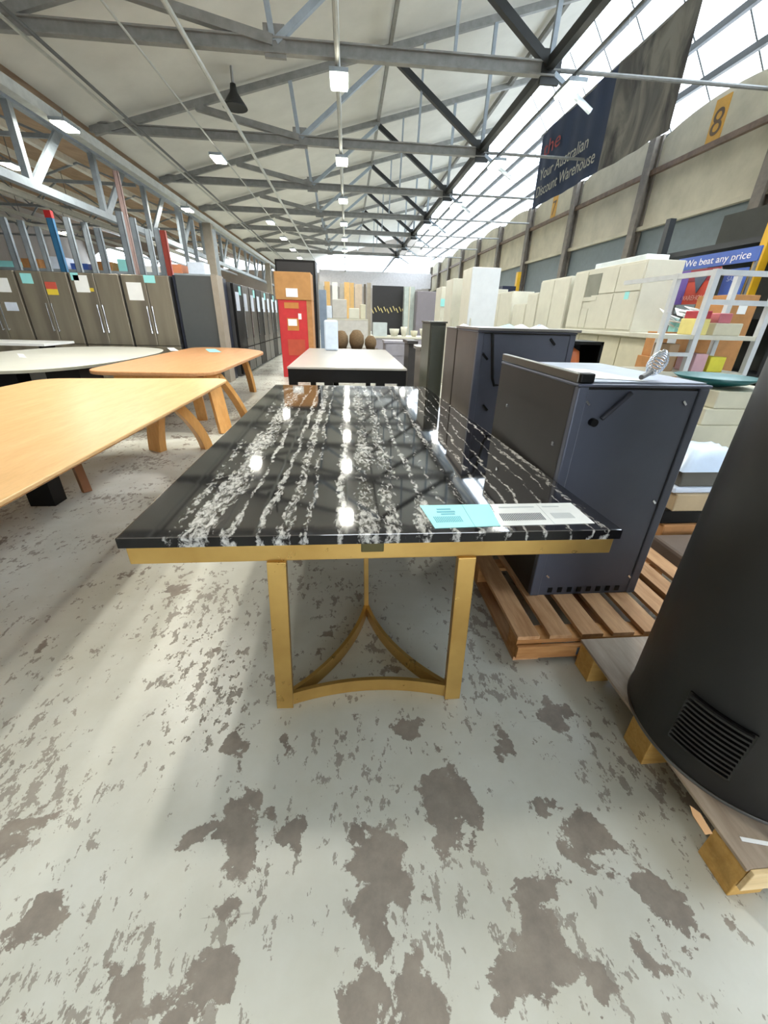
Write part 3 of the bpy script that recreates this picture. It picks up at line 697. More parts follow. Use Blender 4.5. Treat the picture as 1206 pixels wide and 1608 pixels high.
bd = thing('tap_display_board', 'tall black display board with a slanting row of gold handles', 'display', (1.9, 20.3, 0))
a = at(585, 448, Y=20); b = at(634, 450, Y=20)
box(a.x, b.x, 20, 20.08, 0, a.z).build('board', M('board_black', (30, 30, 34), .45), bd)
for i in range(11):
    p = at(585+i*4.8, 488-(i*7 % 5), Y=19.97)
    MB().bar((p.x-.05, 19.96, p.z+.08), (p.x+.05, 19.96, p.z-.1), .035, .035).build('handle', M('pale_gold', (212, 196, 138), .35, .4), bd)
a = at(636, 450, Y=19.5); b = at(652, 452, Y=19.5)
r = thing('glass_cabinet', 'pale glassy tall cabinet between black board and purple-grey panel', 'cabinet', (a.x+.2, 19.7, 0))
box(a.x, b.x, 19.5, 19.85, 0, a.z).build('body', M('pale_green_glass', (178, 190, 188), .25), r); box((a.x+b.x)/2-.03, (a.x+b.x)/2+.03, 19.47, 19.5, 0, a.z).build('frame_strip', WHITE, r)
a = at(655, 457, Y=19); b = at(694, 458, Y=19)
r = thing('display_fridge', 'wide purple-grey flat fridge at the far end right of the pale glass cabinet', 'fridge', ((a.x+b.x)/2, 19.3, 0))
box(a.x, b.x, 19, 19.6, 0, a.z).build('body', M('purple_grey', (120, 116, 124), .5, var=.02), r, bevel=.01); box(a.x+.02, b.x-.02, 18.96, 18.998, .06, a.z-.02).build('door', MATS['purple_grey'], r, bevel=.008)
# fabric-like pale bulkhead at far end
bh = MB()
n = 24
for k in range(n):
    x0 = -2.6+k*.45; bh.box(x0, x0+.45, 44.0, 44.1, 3.9+.08*math.sin(k*.9), 5.25)
struct(bh.build('wall_far', M('pale_bulkhead', (206, 202, 204), .8)))
# counters with basins
def counter(name, lab, u0, u1, v0, Y, d, mat, topmat):
    a = at(u0, v0, Y=Y); b = at(u1, v0, Y=Y); r = thing(name, lab, 'counter', ((a.x+b.x)/2, Y+d/2, 0))
    box(a.x, b.x, Y, Y+d, a.z-.05, a.z).build('worktop', topmat, r, bevel=.005); box(a.x+.03, b.x-.03, Y+.03, Y+d-.03, 0, a.z-.051).build('body', mat, r)
    return a, b, r
a, b, r = counter('vanity_counter', 'pale counter crowded with white basins in front of the black tap board', 585, 680, 528, 12.5, 1.2, M('lilac_grey', (150, 148, 158), .5), WHITE)
for i, (u, h, w, c, lab) in enumerate([(596, .36, .5, M('clear_plastic_white', (186, 196, 198), .3), 'translucent crate standing at the left on the pale vanity counter'), (619, .2, .3, WHITE, 'white basin on the pale vanity counter, right of the crate'), (634, .26, .2, WHITE, 'white basin in the middle of the vanity counter'), (650, .16, .22, CREAM, 'cream basin on the vanity counter, right of middle'), (667, .22, .34, WHITE, 'white basin at the right end of the vanity counter')]):
    p = at(u, 525, Y=12.9)
    m = MB().lathe((p.x, 12.9, a.z+.001), [(w*.3, 0), (w*.45, h*.5), (w*.5, h), (w*.46, h), (w*.4, h*.5), (.02, h*.2)], 20) if i else MB().box(p.x-.2, p.x+.2, 12.65, 13.1, a.z+.001, a.z+h)
    tag(m.build('basin' if i else 'plastic_crate', c, smooth=bool(i)), lab, 'basin' if i else 'crate')
a, b, r = counter('drawer_unit', 'lilac-grey drawer unit at the right rear corner of the black table', 603, 637, 535, 9.4, .6, M('lilac_grey', (150, 148, 158), .5), MATS['lilac_grey'])
for z0, z1 in ((.1, .35), (.36, .6), (.61, a.z-.06)): box(a.x+.05, b.x-.05, 9.4, 9.428, z0, z1).build('drawer', MATS['lilac_grey'], r)
a, b, r = counter('oven_unit', 'dark oven unit between lilac drawer unit and olive tall panel', 640, 657, 535, 6.9, .6, M('charcoal', (52, 50, 50), .5), MATS['charcoal'])
a, b, r = counter('drawer_unit', 'grey-brown low cabinet left of the olive fridge, paper on top', 660, 678, 545, 5.6, .6, M('grey_brown', (104, 98, 92), .5), MATS['grey_brown'])
p = at(668, 543, Y=5.7)
tag(MB().slab([(p.x-.12, 5.65, a.z+.003), (p.x+.08, 5.65, a.z+.003), (p.x+.08, 5.95, a.z+.003), (p.x-.12, 5.95, a.z+.003)], .002).build('paper_slip', PAPER), 'white paper on the grey-brown low cabinet', 'paper')
# shelves with white goods behind the baskets
r = thing('shelf_unit', 'pale cluttered shelf unit below the door panels at the far end', 'shelf', (.1, 17.5, 0))
a = at(507, 488, Y=17); b = at(578, 488, Y=17)
box(a.x, b.x, 17, 17.6, 0, a.z-.3).build('body', M('silver_white', (186, 184, 180), .4), r)
box(a.x, b.x, 17, 17.6, a.z-.29, a.z-.25).build('shelf', WHITE, r)
for i, (u, vt, w, c, lab) in enumerate([(533, 470, .55, MATS['silver_white'], 'boxy silver-white hood'), (515, 480, .3, PAPERB, 'pale blue box'), (556, 484, .4, WHITE, 'white box'), (570, 478, .2, CREAM, 'cream upright box')]):
    p = at(u, vt, Y=17.1)
    tag(box(p.x-w/2, p.x+w/2, 17.05, 17.45, a.z-.249, p.z).build('range_hood' if i == 0 else 'goods_box', c, bevel=.02), lab+' on the cluttered shelf unit at the far end', 'box')
r = thing('bamboo_table', 'low dark table carrying brown baskets beyond the black table', 'table', (.4, 11, 0))
a = at(530, 549, Y=10.5); b = at(596, 549, Y=10.5)
box(a.x, b.x, 10.5, 11.3, a.z-.05, a.z).build('tabletop', M('dark_wood', (70, 52, 38), .6), r)
for x in (a.x+.05, b.x-.05): box(x-.03, x+.03, 10.6, 11.2, 0, a.z-.05).build('leg', MATS['dark_wood'], r)
BASK = wood('wicker', (92, 76, 56), (128, 106, 80), (3, 3, 20), .8, 6)
for i, (u, vt, w) in enumerate([(536, 519, .17), (560, 518, .19), (582, 527, .15)]):
    p = at(u, vt, Y=10.9); h = p.z-a.z
    m = MB().lathe((p.x, 10.9, a.z+.001), [(w*.7, 0), (w, h*.35), (w*.95, h*.7), (w*.5, h*.97), (.03, h)], 24)
    o = tag(m.build('wicker_basket', BASK, smooth=True), ['left brown round basket', 'middle and tallest brown round basket', 'right and smallest brown round basket'][i]+' on the low dark table beyond the black table', 'basket', 'round brown baskets')
a = at(506, 470, Y=14)
tag(box(a.x-.1, a.x+.12, 14, 14.3, 0, at(506, 455, Y=14).z).build('wrapped_appliance', M('blue_grey_wrap', (130, 146, 166), .4)), 'blue-grey wrapped upright just right of the black cabinet', 'appliance')

# =================================================================== RIGHT: STOVES ON PALLET
def pallet(name, lab, x0, x1, y0, y1, h, slats, mat, matx, pitch=1.45):
    r = thing(name, lab, 'pallet', ((x0+x1)/2, (y0+y1)/2, 0))
    w = (x1-x0)
    sw = w/(slats*pitch-(pitch-1))
    for k in range(slats):
        a = x0+k*sw*pitch; box(a, a+sw, y0, y1, h-.02, h).build('top_slat', mat, r, bevel=.002)
    for y in [y0, (y0+y1)/2-.045, y1-.09]:
        box(x0, x1, y, y+.09, h-.042, h-.0205).build('cross_board', matx, r, bevel=.002)
        for x in [x0, (x0+x1)/2-.06, x1-.12]: box(x, x+.12, y+.003, y+.087, .022, h-.0425).build('block', matx, r, bevel=.002)
    for x in [x0, (x0+x1)/2-.06, x1-.12]: box(x, x+.12, y0, y1, 0, .0215).build('bottom_board', mat, r, bevel=.002)
    return r
P1 = pallet('timber_pallet', 'slatted reddish timber pallet under the blue-grey stove', .725, 1.86, 1.25, 2.45, .14, 8, PAL, PALX)
box(.725, 1.86, 1.228, 1.2495, .03, .096).build('front_stringer', PALX, P1, bevel=.003)
# handwritten-like stamp on the block
box(1.0, 1.01, 1.2255, 1.2279, .045, .085).build('stamp', INK, P1)
for k in range(4): box(1.03+k*.035, 1.045+k*.035, 1.2255, 1.2279, .045, .085).build('stamp', INK, P1)
pallet('timber_pallet', 'timber pallet under the second and third dark stoves, behind the first pallet', .8, 2.0, 2.65, 4.15, .14, 8, PAL, PALX)

def stove(name, lab, x0, x1, y0, y1, z0, z1, sidem, frontm, vents=True, lip=.05):
    r = thing(name, lab, 'stove', ((x0+x1)/2, (y0+y1)/2, z0))
    box(x0+.004, x1-.004, y0+.004, y1-.004, z0+.0005, z1-.003).build('carcass', STOVED, r)
    box(x0, x0+.006, y0+.02, y1, z0+.002, z1+.0).build('side_panel', sidem, r)
    box(x1-.006, x1, y0+.02, y1, z0+.002, z1+.0).build('side_panel', sidem, r)
    p = MB(); p.box(x0+.045, x1-.045, y0-.002, y0+.005, z0+.05, z1-.01); r_panel = p.build('back_panel', frontm, r, bevel=.002)
    for xa, xb in ((x0, x0+.045), (x1-.045, x1)):
        MB().box(xa, xb, y0-.008, y0+.03, z0+.002, z1).build('corner_post', frontm, r, bevel=.006)
    r_rail = box(x0+.045, x1-.045, y0-.001, y0+.005, z0+.002, z0+.05).build('bottom_rail', frontm, r)
    n = 8
    if vents:
        for k in range(n):
            xc = x0+.1+(x1-x0-.2)*k/(n-1); MB().box(xc-.011, xc+.011, y0-.006, y0-.0015, z0+.018, z0+.046).build('vent_slot', BLACK, r_rail)
    box(x0-.005, x1+.005, y0-.01, y1, z1, z1+.012).build('top_plate', frontm, r, bevel=.004)
    return r
s1 = stove('wood_heater', 'large blue-grey boxy heater with a dark side standing on the slatted pallet', .895, 1.45, 1.53, 2.38, .14, 1.155, STOVED, STOVEB)
LIP = M('worn_steel_edge', (92, 90, 84), .35, .6)
MB().bar((.905, 1.54, 1.185), (.905, 2.38, 1.19), .028, .036).build('side_lip', LIP, s1, bevel=.004)
box(.897, .955, 1.525, 1.57, 1.168, 1.205).build('corner_knob', BLACK, s1, bevel=.006)
box(.956, 1.44, 1.54, 2.3, 1.1675, 1.174).build('top_sheet', M('pale_steel_top', (178, 188, 204), .3, .55), s1)
# screws
for u, v_ in ((923, 633), (1075, 633), (1027, 788), (860, 905), (988, 905)):
    p = at(u, v_, Y=1.525); MB().bar((p.x-.008, 1.526, p.z+.008), (p.x+.008, 1.526, p.z-.008), .008, .008).build('screw', CHROME, [c for c in s1.children if c.name.startswith('back_panel')][0])
for y_, z_ in ((1.62, .9), (2.2, .95), (1.9, .7), (1.65, .4)):
    MB().box(.890, .8955, y_-.008, y_+.008, z_-.008, z_+.008).build('screw', CHROME, s1)
p = at(935, 665, Y=1.5)
MB().tube([(p.x, 1.528, p.z), (p.x, 1.505, p.z)], .016, 12).build('flue_knob', BLACK, s1)
MB().tube([at(945, 658, Y=1.515), at(992, 617, Y=1.515)], .009, 8).build('spring_shadow_bar', M('spring_shadow_tone', (44, 46, 58), .5), s1)  # dark bar stands in for the spring handle's shadow and reflection on the front
# paper sheet on top of stove
tag(MB().slab([(1.02, 1.62, 1.1765), (1.2, 1.56, 1.1765), (1.16, 1.95, 1.1765), (.98, 2.0, 1.1765)], .001).build('paper_sheet', PAPER), 'white sheet lying on top of the blue-grey heater', 'paper')
# spring whisk handle on the top
p0 = at(985, 622, Y=1.62)
r = thing('spring_handle', 'coiled chrome spring handle sticking up from the blue-grey heater', 'handle', (1.17, 1.56, 1.175))
A = at(1003, 606, Y=1.56); A.z = 1.19; B = at(1022, 585, Y=1.6); C_ = at(1045, 552, Y=1.68)
MB().tube([A, B], .01, 8).build('rod', STEELG, r)
pts = []
ax = (C_-B); L_ = ax.length; ax.normalize(); e1 = ax.cross(Vector((0, 1, 0))).normalized(); e2 = ax.cross(e1)
for k in range(12*10+1):
    a_ = k/12*2*math.pi; rr = .03*math.sin(math.pi*min(.93, .12+k/120*.85))+.004; pts.append(B+ax*L_*k/120+(e1*math.cos(a_)+e2*math.sin(a_))*rr)
MB().tube(pts, .0028, 5).build('coil', CHROME, r, smooth=True)

s2 = stove('wood_heater', 'blue-grey heater with a brown-grey side behind the largest one', .93, 1.66, 3.02, 3.6, .14, 1.3, M('brown_grey_side', (84, 78, 74), .45, .2), STOVEB, False)
for u, v_ in ((868, 537), (762, 560), (762, 640)):
    p = at(u, v_, Y=3.01); MB().bar((p.x-.02, 3.012, p.z+.02), (p.x+.02, 3.012, p.z-.02), .014, .014).build('screw', BLACK, s2)
box(.92, 1.68, 2.99, 3.62, 1.314, 1.33).build('top_sheet', M('grey_steel_lid', (128, 126, 122), .35, .5), s2)
MB().tube([(1.02, 2.98, 1.3), (1.05, 2.94, 1.0), (1.07, 2.94, .95), (1.14, 2.94, .95), (1.15, 2.94, 1.1)], .012, 8).build('hook_rod', BLACK, s2)
s3 = stove('wood_heater', 'narrow brown-grey heater with a dark lid behind the second heater', .95, 1.5, 3.72, 4.1, .14, 1.3, MATS['brown_grey_side'], MATS['brown_grey_side'], False)
a = at(676, 507, Y=4.6); b = at(701, 507, Y=4.6)
r = thing('tall_unit', 'narrow olive-grey upright cabinet left of the heaters', 'cabinet', ((a.x+b.x)/2, 4.8, 0))
box(a.x, b.x, 4.6, 5.1, 0, a.z).build('body', M('olive_grey', (70, 72, 62), .45), r, bevel=.008)
box(a.x+.015, b.x-.015, 4.585, 4.6, .1, a.z-.03).build('door', MATS['olive_grey'], r, bevel=.004)
box(a.x-.01, b.x+.01, 4.58, 5.1, a.z, a.z+.015).build('top_plate', LIP, r)
# black firebox with orange item behind the heaters
p = at(905, 556, Y=4.3)
r = thing('open_firebox', 'black open box with an orange item inside behind the second heater', 'box', (p.x, 4.4, 0))
w_ = .28
m = MB(); z0, z1 = at(905, 600, Y=4.3).z, at(905, 536, Y=4.3).z
m.box(p.x-w_, p.x+w_, 4.7, 4.72, 0, z1); m.box(p.x-w_, p.x-w_+.03, 4.3, 4.7, 0, z1); m.box(p.x+w_-.03, p.x+w_, 4.3, 4.7, 0, z1); m.box(p.x-w_, p.x+w_, 4.3, 4.7, z1-.03, z1+.0); m.box(p.x-w_, p.x+w_, 4.3, 4.7, 0, .9)
m.build('shell', BLACK, r)
MB().lathe((p.x, 4.45, .9001), [(.1, 0), (.12, .1), (.1, .2), (.03, .24)], 16).build('orange_insert', M('orange_item', (196, 108, 60), .5), r, smooth=True)

# small goods on the stove tops
for i, (u, v_, c, lab) in enumerate([(795, 515, AQUA, 'aqua card lying on top of the second heater'), (815, 517, PAPER, 'white crumpled paper on the second heater'), (846, 515, PAPERB, 'pale blue wrapped parts on the second heater'), (728, 508, PAPER, 'white slip hanging on the third heater')]):
    p = at(u, v_, Y=3.4 if i < 3 else 3.9); zt = 1.331 if i < 3 else 1.313
    pts = [(p.x-.06, p.y-.05, zt), (p.x+.06, p.y-.05, zt), (p.x+.05, p.y+.05, zt), (p.x-.05, p.y+.05, zt)]
    tag(MB().add(pts+[(p.x, p.y, zt+.02+.004*i), (p.x+.03, p.y+.02, zt+.025)], [(0, 1, 5, 4), (1, 2, 5), (2, 3, 4, 5), (3, 0, 4), (0, 3, 2, 1)]).build('paper_scrap', c), lab, 'paper')

# =================================================================== RIGHT FRONT: FLUE-LIKE CYLINDRICAL HEATER ON PALLET
r = thing('timber_pallet', 'board-topped pallet under the big black cylinder at the right edge', 'pallet', (1.5, .85, 0))
x0, x1, y0, y1 = 1.0, 2.0, .415, 1.215
box(x0-.008, x1, y0, y1, .135, .147).build('top_board', PLY, r, bevel=.002)
for y in (y0, (y0+y1)/2-.05, y1-.1):
    for x in (x0, 1.45, x1-.1): box(x, x+.1, y, y+.1, .0, .1345).build('block', PINE, r, bevel=.003)
box(x0, x1, y0-.012, y0-.0005, .06, .147).build('front_board', wood('fresh_pine', (212, 184, 136), (232, 208, 164), (1, 9, 9), .6, 3), r, bevel=.002)
q = at(1100, 1290, Z=.148)
tag(MB().prism([(q.x-.012, q.y-.03), (q.x+.01, q.y-.03), (q.x+.016, q.y+.02), (q.x+.002, q.y+.04), (q.x-.01, q.y+.015)], .1472, .1485).build('chipped_patch', M('fresh_chip', (226, 178, 130), .7), r), 'fresh splintered chip')
q = at(1190, 1330, Z=.148)
MB().bar((q.x-.03, q.y+.02, .149), (q.x+.05, q.y-.0, .149), .01, .002).build('tape_strip', PAPER, r)
hc = Vector((1.285, .775, .147)); HR = .308
h_ = thing('cylinder_heater', 'large matt black cylindrical heater with a slotted vent at lower side', 'heater', hc)
MB().lathe(hc, [(HR-.012, .001), (HR, .012), (HR, 1.68), (HR-.03, 1.72), (.09, 1.74)], 96).build('body', FLUE, h_, smooth=True)
MB().lathe(hc, [(HR+.002, .0005), (HR+.004, .006), (HR+.002, .0115)], 96, False).build('base_ring', M('ring_steel', (110, 110, 108), .35, .6), h_, smooth=True)
MB().tube([hc+Vector((0, 0, 1.73)), hc+Vector((0, 0, 1.95))], .075, 24).build('flue_collar', FLUE, h_, smooth=True)
# vent grille: louvred panel bent around the body
def ray_cyl(u, v_):
    rr = ROT @ Vector((u-CX, -(v_-CY), -FPX)); ox, oy = -hc.x, -hc.y
    A_ = rr.x**2+rr.y**2; B_ = 2*(rr.x*ox+rr.y*oy); C2 = ox*ox+oy*oy-HR*HR; D = B_*B_-4*A_*C2
    t_ = (-B_-math.sqrt(max(D, 0)))/(2*A_); return Vector((0, 0, CAMH))+rr*t_
c4 = [ray_cyl(*q) for q in ((1085, 1078), (1190, 1158), (1143, 1228), (1057, 1150))]
angs = [math.atan2(p.y-hc.y, p.x-hc.x) % (2*math.pi) for p in c4]
a0 = (angs[0]+angs[3])/2; a1 = (angs[1]+angs[2])/2; zt = (c4[0].z+c4[1].z)/2; zb = (c4[2].z+c4[3].z)/2
print('VENT', [tuple(round(x, 2) for x in p) for p in c4], a0, a1, zt, zb)
def curved(R_, a0, a1, z0, z1, th, n=14):
    m = MB(); vs = []; fs = []
    for k in range(n+1):
        a = a0+(a1-a0)*k/n
        for rr, z in ((R_, z0), (R_+th, z0), (R_+th, z1), (R_, z1)): vs.append((hc.x+rr*math.cos(a), hc.y+rr*math.sin(a), z))
        if k: b = k*4; fs += [(b-4+i, b+i, b+(i+1) % 4, b-4+(i+1) % 4) for i in range(4)]
    fs += [(0, 1, 2, 3), (n*4+3, n*4+2, n*4+1, n*4)]
    return m.add(vs, fs)
g_ = curved(HR+.0005, a0, a1, zb, zt, .006).build('vent_grille', M('gloss_black', (8, 8, 9), .25), h_)
for k in range(11):
    z = zb+(zt-zb)*(k+.5)/11
    curved(HR+.0065, a0+.02*(1 if a1 > a0 else -1), a1-.02*(1 if a1 > a0 else -1), z-.0035, z+.0035, .01).build('louvre', M('gloss_grey_black', (30, 30, 30), .25), g_)

# =================================================================== RIGHT BACKGROUND
def bank(lab, xf, y0, y1, z0, z1, mat, depth=.5, doors=2, name='white_cabinet', rootz=0, cat='cabinet'):
    r = thing(name, lab, cat, (xf+depth/2, (y0+y1)/2, z0))
    box(xf, xf+depth, y0, y1, z0, z1).build('body', mat, r, bevel=.006)
    for k in range(doors):
        a = y0+(y1-y0)*k/doors+.012; b = y0+(y1-y0)*(k+1)/doors-.012
        box(xf-.018, xf-.0005, a, b, z0+.03, z1-.03).build('door', mat, r, bevel=.003)
    return r
bank('long cream base cabinet right behind the heaters, below the white wall of cupboards', 4.2, 5.7, 8.1, 0, 1.22, CREAM, .6, 4, 'base_cabinet')
tag(box(4.05, 4.85, 5.6, 8.15, 1.2205, 1.27).build('worktop', WHITE, bevel=.006), 'long white worktop over the cream base cabinet behind the heaters', 'worktop')
r = bank('large white upper cupboard with a grey niche, standing on the long worktop', 4.2, 6.15, 8.1, 1.2705, 2.2, WHITE, .55, 0, 'white_cupboard')
for ya, yb, za, zb_ in ((6.17, 6.75, 1.3, 1.8), (6.17, 6.75, 1.82, 2.17), (6.77, 7.4, 1.3, 1.8), (6.77, 7.2, 1.82, 2.17), (7.65, 8.08, 1.3, 2.17), (7.42, 7.63, 1.3, 1.6)):
    box(4.182, 4.1995, ya, yb, za, zb_).build('door', WHITE, r, bevel=.003)
box(4.19, 4.1995, 7.22, 7.63, 1.78, 2.12).build('niche', M('grey_niche', (128, 130, 120), .6), r)
box(4.175, 4.19, 7.22, 7.63, 1.72, 1.78).build('shelf', WHITE, r)
p = at(984, 464, X=4.18); box(4.177, 4.1815, p.y-.05, p.y+.05, p.z-.05, p.z+.05).build('sticker', AQUA, r)
tag(box(4.25, 4.6, 6.3, 7.6, 2.2005, 2.28).build('wrapped_package', M('glossy_plastic', (214, 224, 228), .15), bevel=.01), 'shiny plastic-wrapped panel lying on top of the white cupboard', 'package')
bank('tall white cupboard with a stepped top left of the large cupboard', 4.2, 8.25, 9.5, 0, 2.16, WHITE, .55, 2, 'white_cupboard')
bank('white cupboard set slightly lower, second left of the large cupboard', 4.2, 9.55, 10.1, 0, 1.95, WHITE, .55, 1, 'white_cupboard')
bank('low white cupboard beside a dark gap, third left of the large cupboard', 4.2, 10.15, 10.9, 0, 1.75, WHITE, .55, 1, 'white_cupboard')
bank('white cupboard with wide doors just right of the tall cool white fridge', 4.2, 11.1, 12.9, 0, 2.05, WHITE, .55, 2, 'white_cupboard')
bank('white cupboard far behind, hidden partly by the cool white fridge', 4.2, 13, 15, 0, 2.2, WHITE, .55, 2, 'white_cupboard')
for i, (u0, u1, vt, Y, m, lab) in enumerate([(743, 788, 419, 8.2, WHITEB, 'tall cool white fridge, brightest slab behind the heaters'), (712, 736, 437, 9.4, WHITE, 'second tall white fridge, left of the brightest one'), (694, 708, 450, 10.6, WHITE, 'third and narrowest tall white fridge, left of the second')]):
    a = at(u0, vt, Y=Y); b = at(u1, vt, Y=Y)
    r = thing('white_fridge', lab, 'fridge', ((a.x+b.x)/2, Y+.35, 0), 'tall white fridges behind the heaters')
    box(a.x, b.x, Y+.05, Y+.65, 0, a.z).build('body', WHITE, r, bevel=.01)
    d = box(a.x, b.x, Y, Y+.045, .03, a.z).build('door', m, r, bevel=.01)
    MB().tube([(a.x+.05, Y-.03, .9), (a.x+.05, Y-.03, 1.4)], .012, 8).build('handle', WHITE, d)
p = at(695, 475, Y=10.5)
tag(box(p.x-.03, p.x+.1, 10.585, 10.598, p.z-.08, p.z+.08).build('sticker', AQUA), 'aqua sticker on the narrowest white fridge', 'sticker')

# banner
ux = (0, -1, 0)
BX = 6.5
bt, bb = at(845, 215, X=BX), at(843, 322, X=BX); et, eb = at(1090, 0, X=BX), at(1060, 205, X=BX)
y_far, y_near = (bt.y+bb.y)/2, (et.y+eb.y)/2-.05; zt_, zb_ = (bt.z+et.z)/2, (bb.z+eb.z)/2
ys = y_far+(y_near-y_far)*.62
bn = thing('hanging_banner', 'huge navy and grey hanging banner with pale lettering below the skylight', 'banner', (BX, (y_far+y_near)/2, zb_))
def cloth(ya, yb, z0, z1, n=40):
    m = MB(); vs = []; fs = []
    for k in range(n+1):
        y = ya+(yb-ya)*k/n; x = BX+.03*math.sin(y*2.3)+.015*math.sin(y*7)
        vs += [(x, y, z0), (x, y, z1), (x+.006, y, z0), (x+.006, y, z1)]
        if k: b = k*4; fs += [(b-4, b-3, b+1, b), (b-2, b+2, b+3, b-1), (b-3, b-1, b+3, b+1), (b-4, b, b+2, b-2)]
    fs += [(0, 2, 3, 1), (n*4, n*4+1, n*4+3, n*4+2)]
    return m.add(vs, fs)
cloth(y_far, ys, zb_, zt_).build('navy_cloth', M('navy_cloth', (42, 56, 84), .7, var=.08, scale=1.5), bn, smooth=False)
t = NT('printed_photo_cloth'); v = t.coord('Object', (1, .8, .35)); n = t.noise(v, 1.6, 5, .6, .8)
t.set(t.p.inputs['Base Color'], t.ramp(n, [(.35, lin((44, 44, 48))), (.5, lin((96, 94, 92))), (.65, lin((140, 136, 128)))])); t.p.inputs['Roughness'].default_value = .7
cloth(ys, y_near, zb_, zt_).build('photo_cloth', t.m, bn)
MB().tube([(BX, y_far+.1, zt_), (BX, y_near-.1, zt_)], .025, 8).build('top_rod', STEELG, bn)
TXT = M('pale_letters', (186, 186, 176), .7)
L_ = y_far-ys; Hh = zt_-zb_
text('lettering', 'Your Australian', TXT, .42, (BX-.07, y_far-.45, zb_+Hh*.34), ux, (0, 0, 1), bn, width=L_*.72)
text('lettering', 'Discount Warehouse', TXT, .42, (BX-.07, y_far-.35, zb_+Hh*.12), ux, (0, 0, 1), bn, width=L_*.86)
text('lettering', 'the', M('red_letters', (150, 60, 62), .7), .55, (BX-.07, y_far-.45, zb_+Hh*.64), ux, (0, 0, 1), bn, width=L_*.28)
for k, y in enumerate((y_far-.2, ys, y_near+.2)): MB().tube([(BX, y, zt_), (BX, y, gz(BX)-.05 if BX > RX else zc(BX))], .008, 6).build('hanging_cord', STEELG, bn)

# yellow wall signs
for i, (u, v_, s_, lab) in enumerate([(1125, 190, '8', 'yellow bay number sign high on the beige panels at upper right'), (869, 326, '7', 'yellow bay number sign under the left end of the navy banner')]):
    p = at(u, v_, X=8.5)
    r = thing('bay_sign', lab, 'sign', (8.5, p.y, p.z))
    box(8.525, 8.549, p.y-.2, p.y+.2, p.z-.42, p.z+.42).build('plate', M('ochre_yellow', (202, 152, 62), .6), r)
    text('numeral', s_, M('dark_ink', (96, 76, 50), .6), .7, (8.52, p.y+.17, p.z-.25), ux, (0, 0, 1), r)

# blue and red signs on the racking at right
SX = 5.6
def sign(lab, quad, mat, lines_, name='hanging_sign', X=SX, th=.02):
    q = [at(u, v_, X=X) for u, v_ in quad]  # left top, right top, right bottom, left bottom
    yl, yr = (q[0].y+q[3].y)/2, (q[1].y+q[2].y)/2; z1, z0 = (q[0].z+q[1].z)/2, (q[2].z+q[3].z)/2
    r = thing(name, lab, 'sign', (X, (yl+yr)/2, z0)); box(X, X+th, yr, yl, z0, z1).build('panel', mat, r)
    for yy in (yl-.05, yr+.05): MB().bar((X+th+.02, yy, 0), (X+th+.02, yy, z1), .035).build('post', STEELG, r)
    for s_, sz, fy, fz, w, m in lines_: text('lettering', s_, m, (z1-z0)*sz, (X-.004, yl-(yl-yr)*fy, z0+(z1-z0)*fz), ux, (0, 0, 1), r, width=(yl-yr)*w)
    return r, yl, yr, z0, z1
PT = M('white_letters', (222, 224, 230), .6)
r1 = sign('long blue sign with a white line of lettering at upper right', [(1066, 409), (1196, 383), (1190, 412), (1062, 424)], BLUE, [('We beat any price', .75, .12, .25, .8, PT)])
r2 = sign('red and purple sign with a pale line of text below the blue one', [(1070, 428), (1132, 417), (1112, 478), (1050, 478)], M('poster_red', (186, 66, 48), .6), [('WAREHOUSE', .2, .25, .12, .7, M('pink_letters', (216, 160, 150), .6))], X=5.3)
rr_, yl, yr, z0, z1 = r2
box(5.295, 5.2995, yl-.24, yl, z0, z1).build('purple_border', M('poster_purple', (96, 70, 150), .6), rr_)
box(5.294, 5.2994, yr, yl-.24, z1-.16, z1).build('dark_band', M('poster_maroon', (128, 32, 46), .6), rr_)
MB().add([(5.288, yl-.36, z1-.1), (5.288, yl-.6, z1-.1), (5.288, yl-.48, z1-.32), (5.294, yl-.36, z1-.1), (5.294, yl-.6, z1-.1), (5.294, yl-.48, z1-.32)], [(0, 1, 2), (3, 5, 4), (0, 3, 4, 1), (1, 4, 5, 2), (2, 5, 3, 0)]).build('emblem', M('poster_slate', (74, 84, 104), .6), rr_)
r3 = sign('square blue sign right of the red sign', [(1135, 424), (1172, 420), (1160, 470), (1128, 474)], BLUE, [('SALE', .22, .2, .62, .5, M('soft_blue_letters', (146, 164, 208), .6))], X=5.5)
# yellow rack upright and dark rack behind
r = thing('pallet_rack', 'dark pallet rack with a yellow upright at the right edge', 'rack', (6.6, 6, 0))
a = at(1203, 385, X=6.2)
MB().box(6.15, 6.27, a.y-.06, a.y+.06, 0, 3.6).build('upright', YEL, r)
MB().box(6.15, 6.27, a.y+2.2, a.y+2.32, 0, 3.2).build('upright', M('rack_dark', (40, 44, 48), .6), r)
for z in (.6, 1.5, 2.55): MB().box(6.27, 7.3, a.y-.9, a.y+2.3, z, z+.08).build('shelf', MATS['rack_dark'], r)
MB().box(7.3, 7.34, a.y-1.5, a.y+2.3, 0, 3.3).build('back_sheet', M('rack_back', (56, 58, 54), .8), r)
MB().box(6.6, 7.3, a.y-1.6, a.y-.3, 0, 3.5).build('side_cover', MATS['rack_dark'], r)
p = at(790, 425, X=8.2); 
r = thing('pallet_rack', 'far yellow rack post with dark blue shelf between the white fridge and the wall', 'rack', (7.5, p.y, 0))
p = at(814, 440, X=7.6)
box(7.5, 7.65, p.y-.1, p.y+.1, 0, 3.3).build('upright', YEL, r); box(6.9, 7.5, p.y-.1, p.y+1.2, 2.2, 2.75).build('shelf', M('navy_goods', (30, 36, 60), .6), r); box(6.9, 7.0, p.y, p.y+.1, 0, 2.2).build('upright', MATS['rack_dark'], r)
p = at(1171, 372, X=8.3)
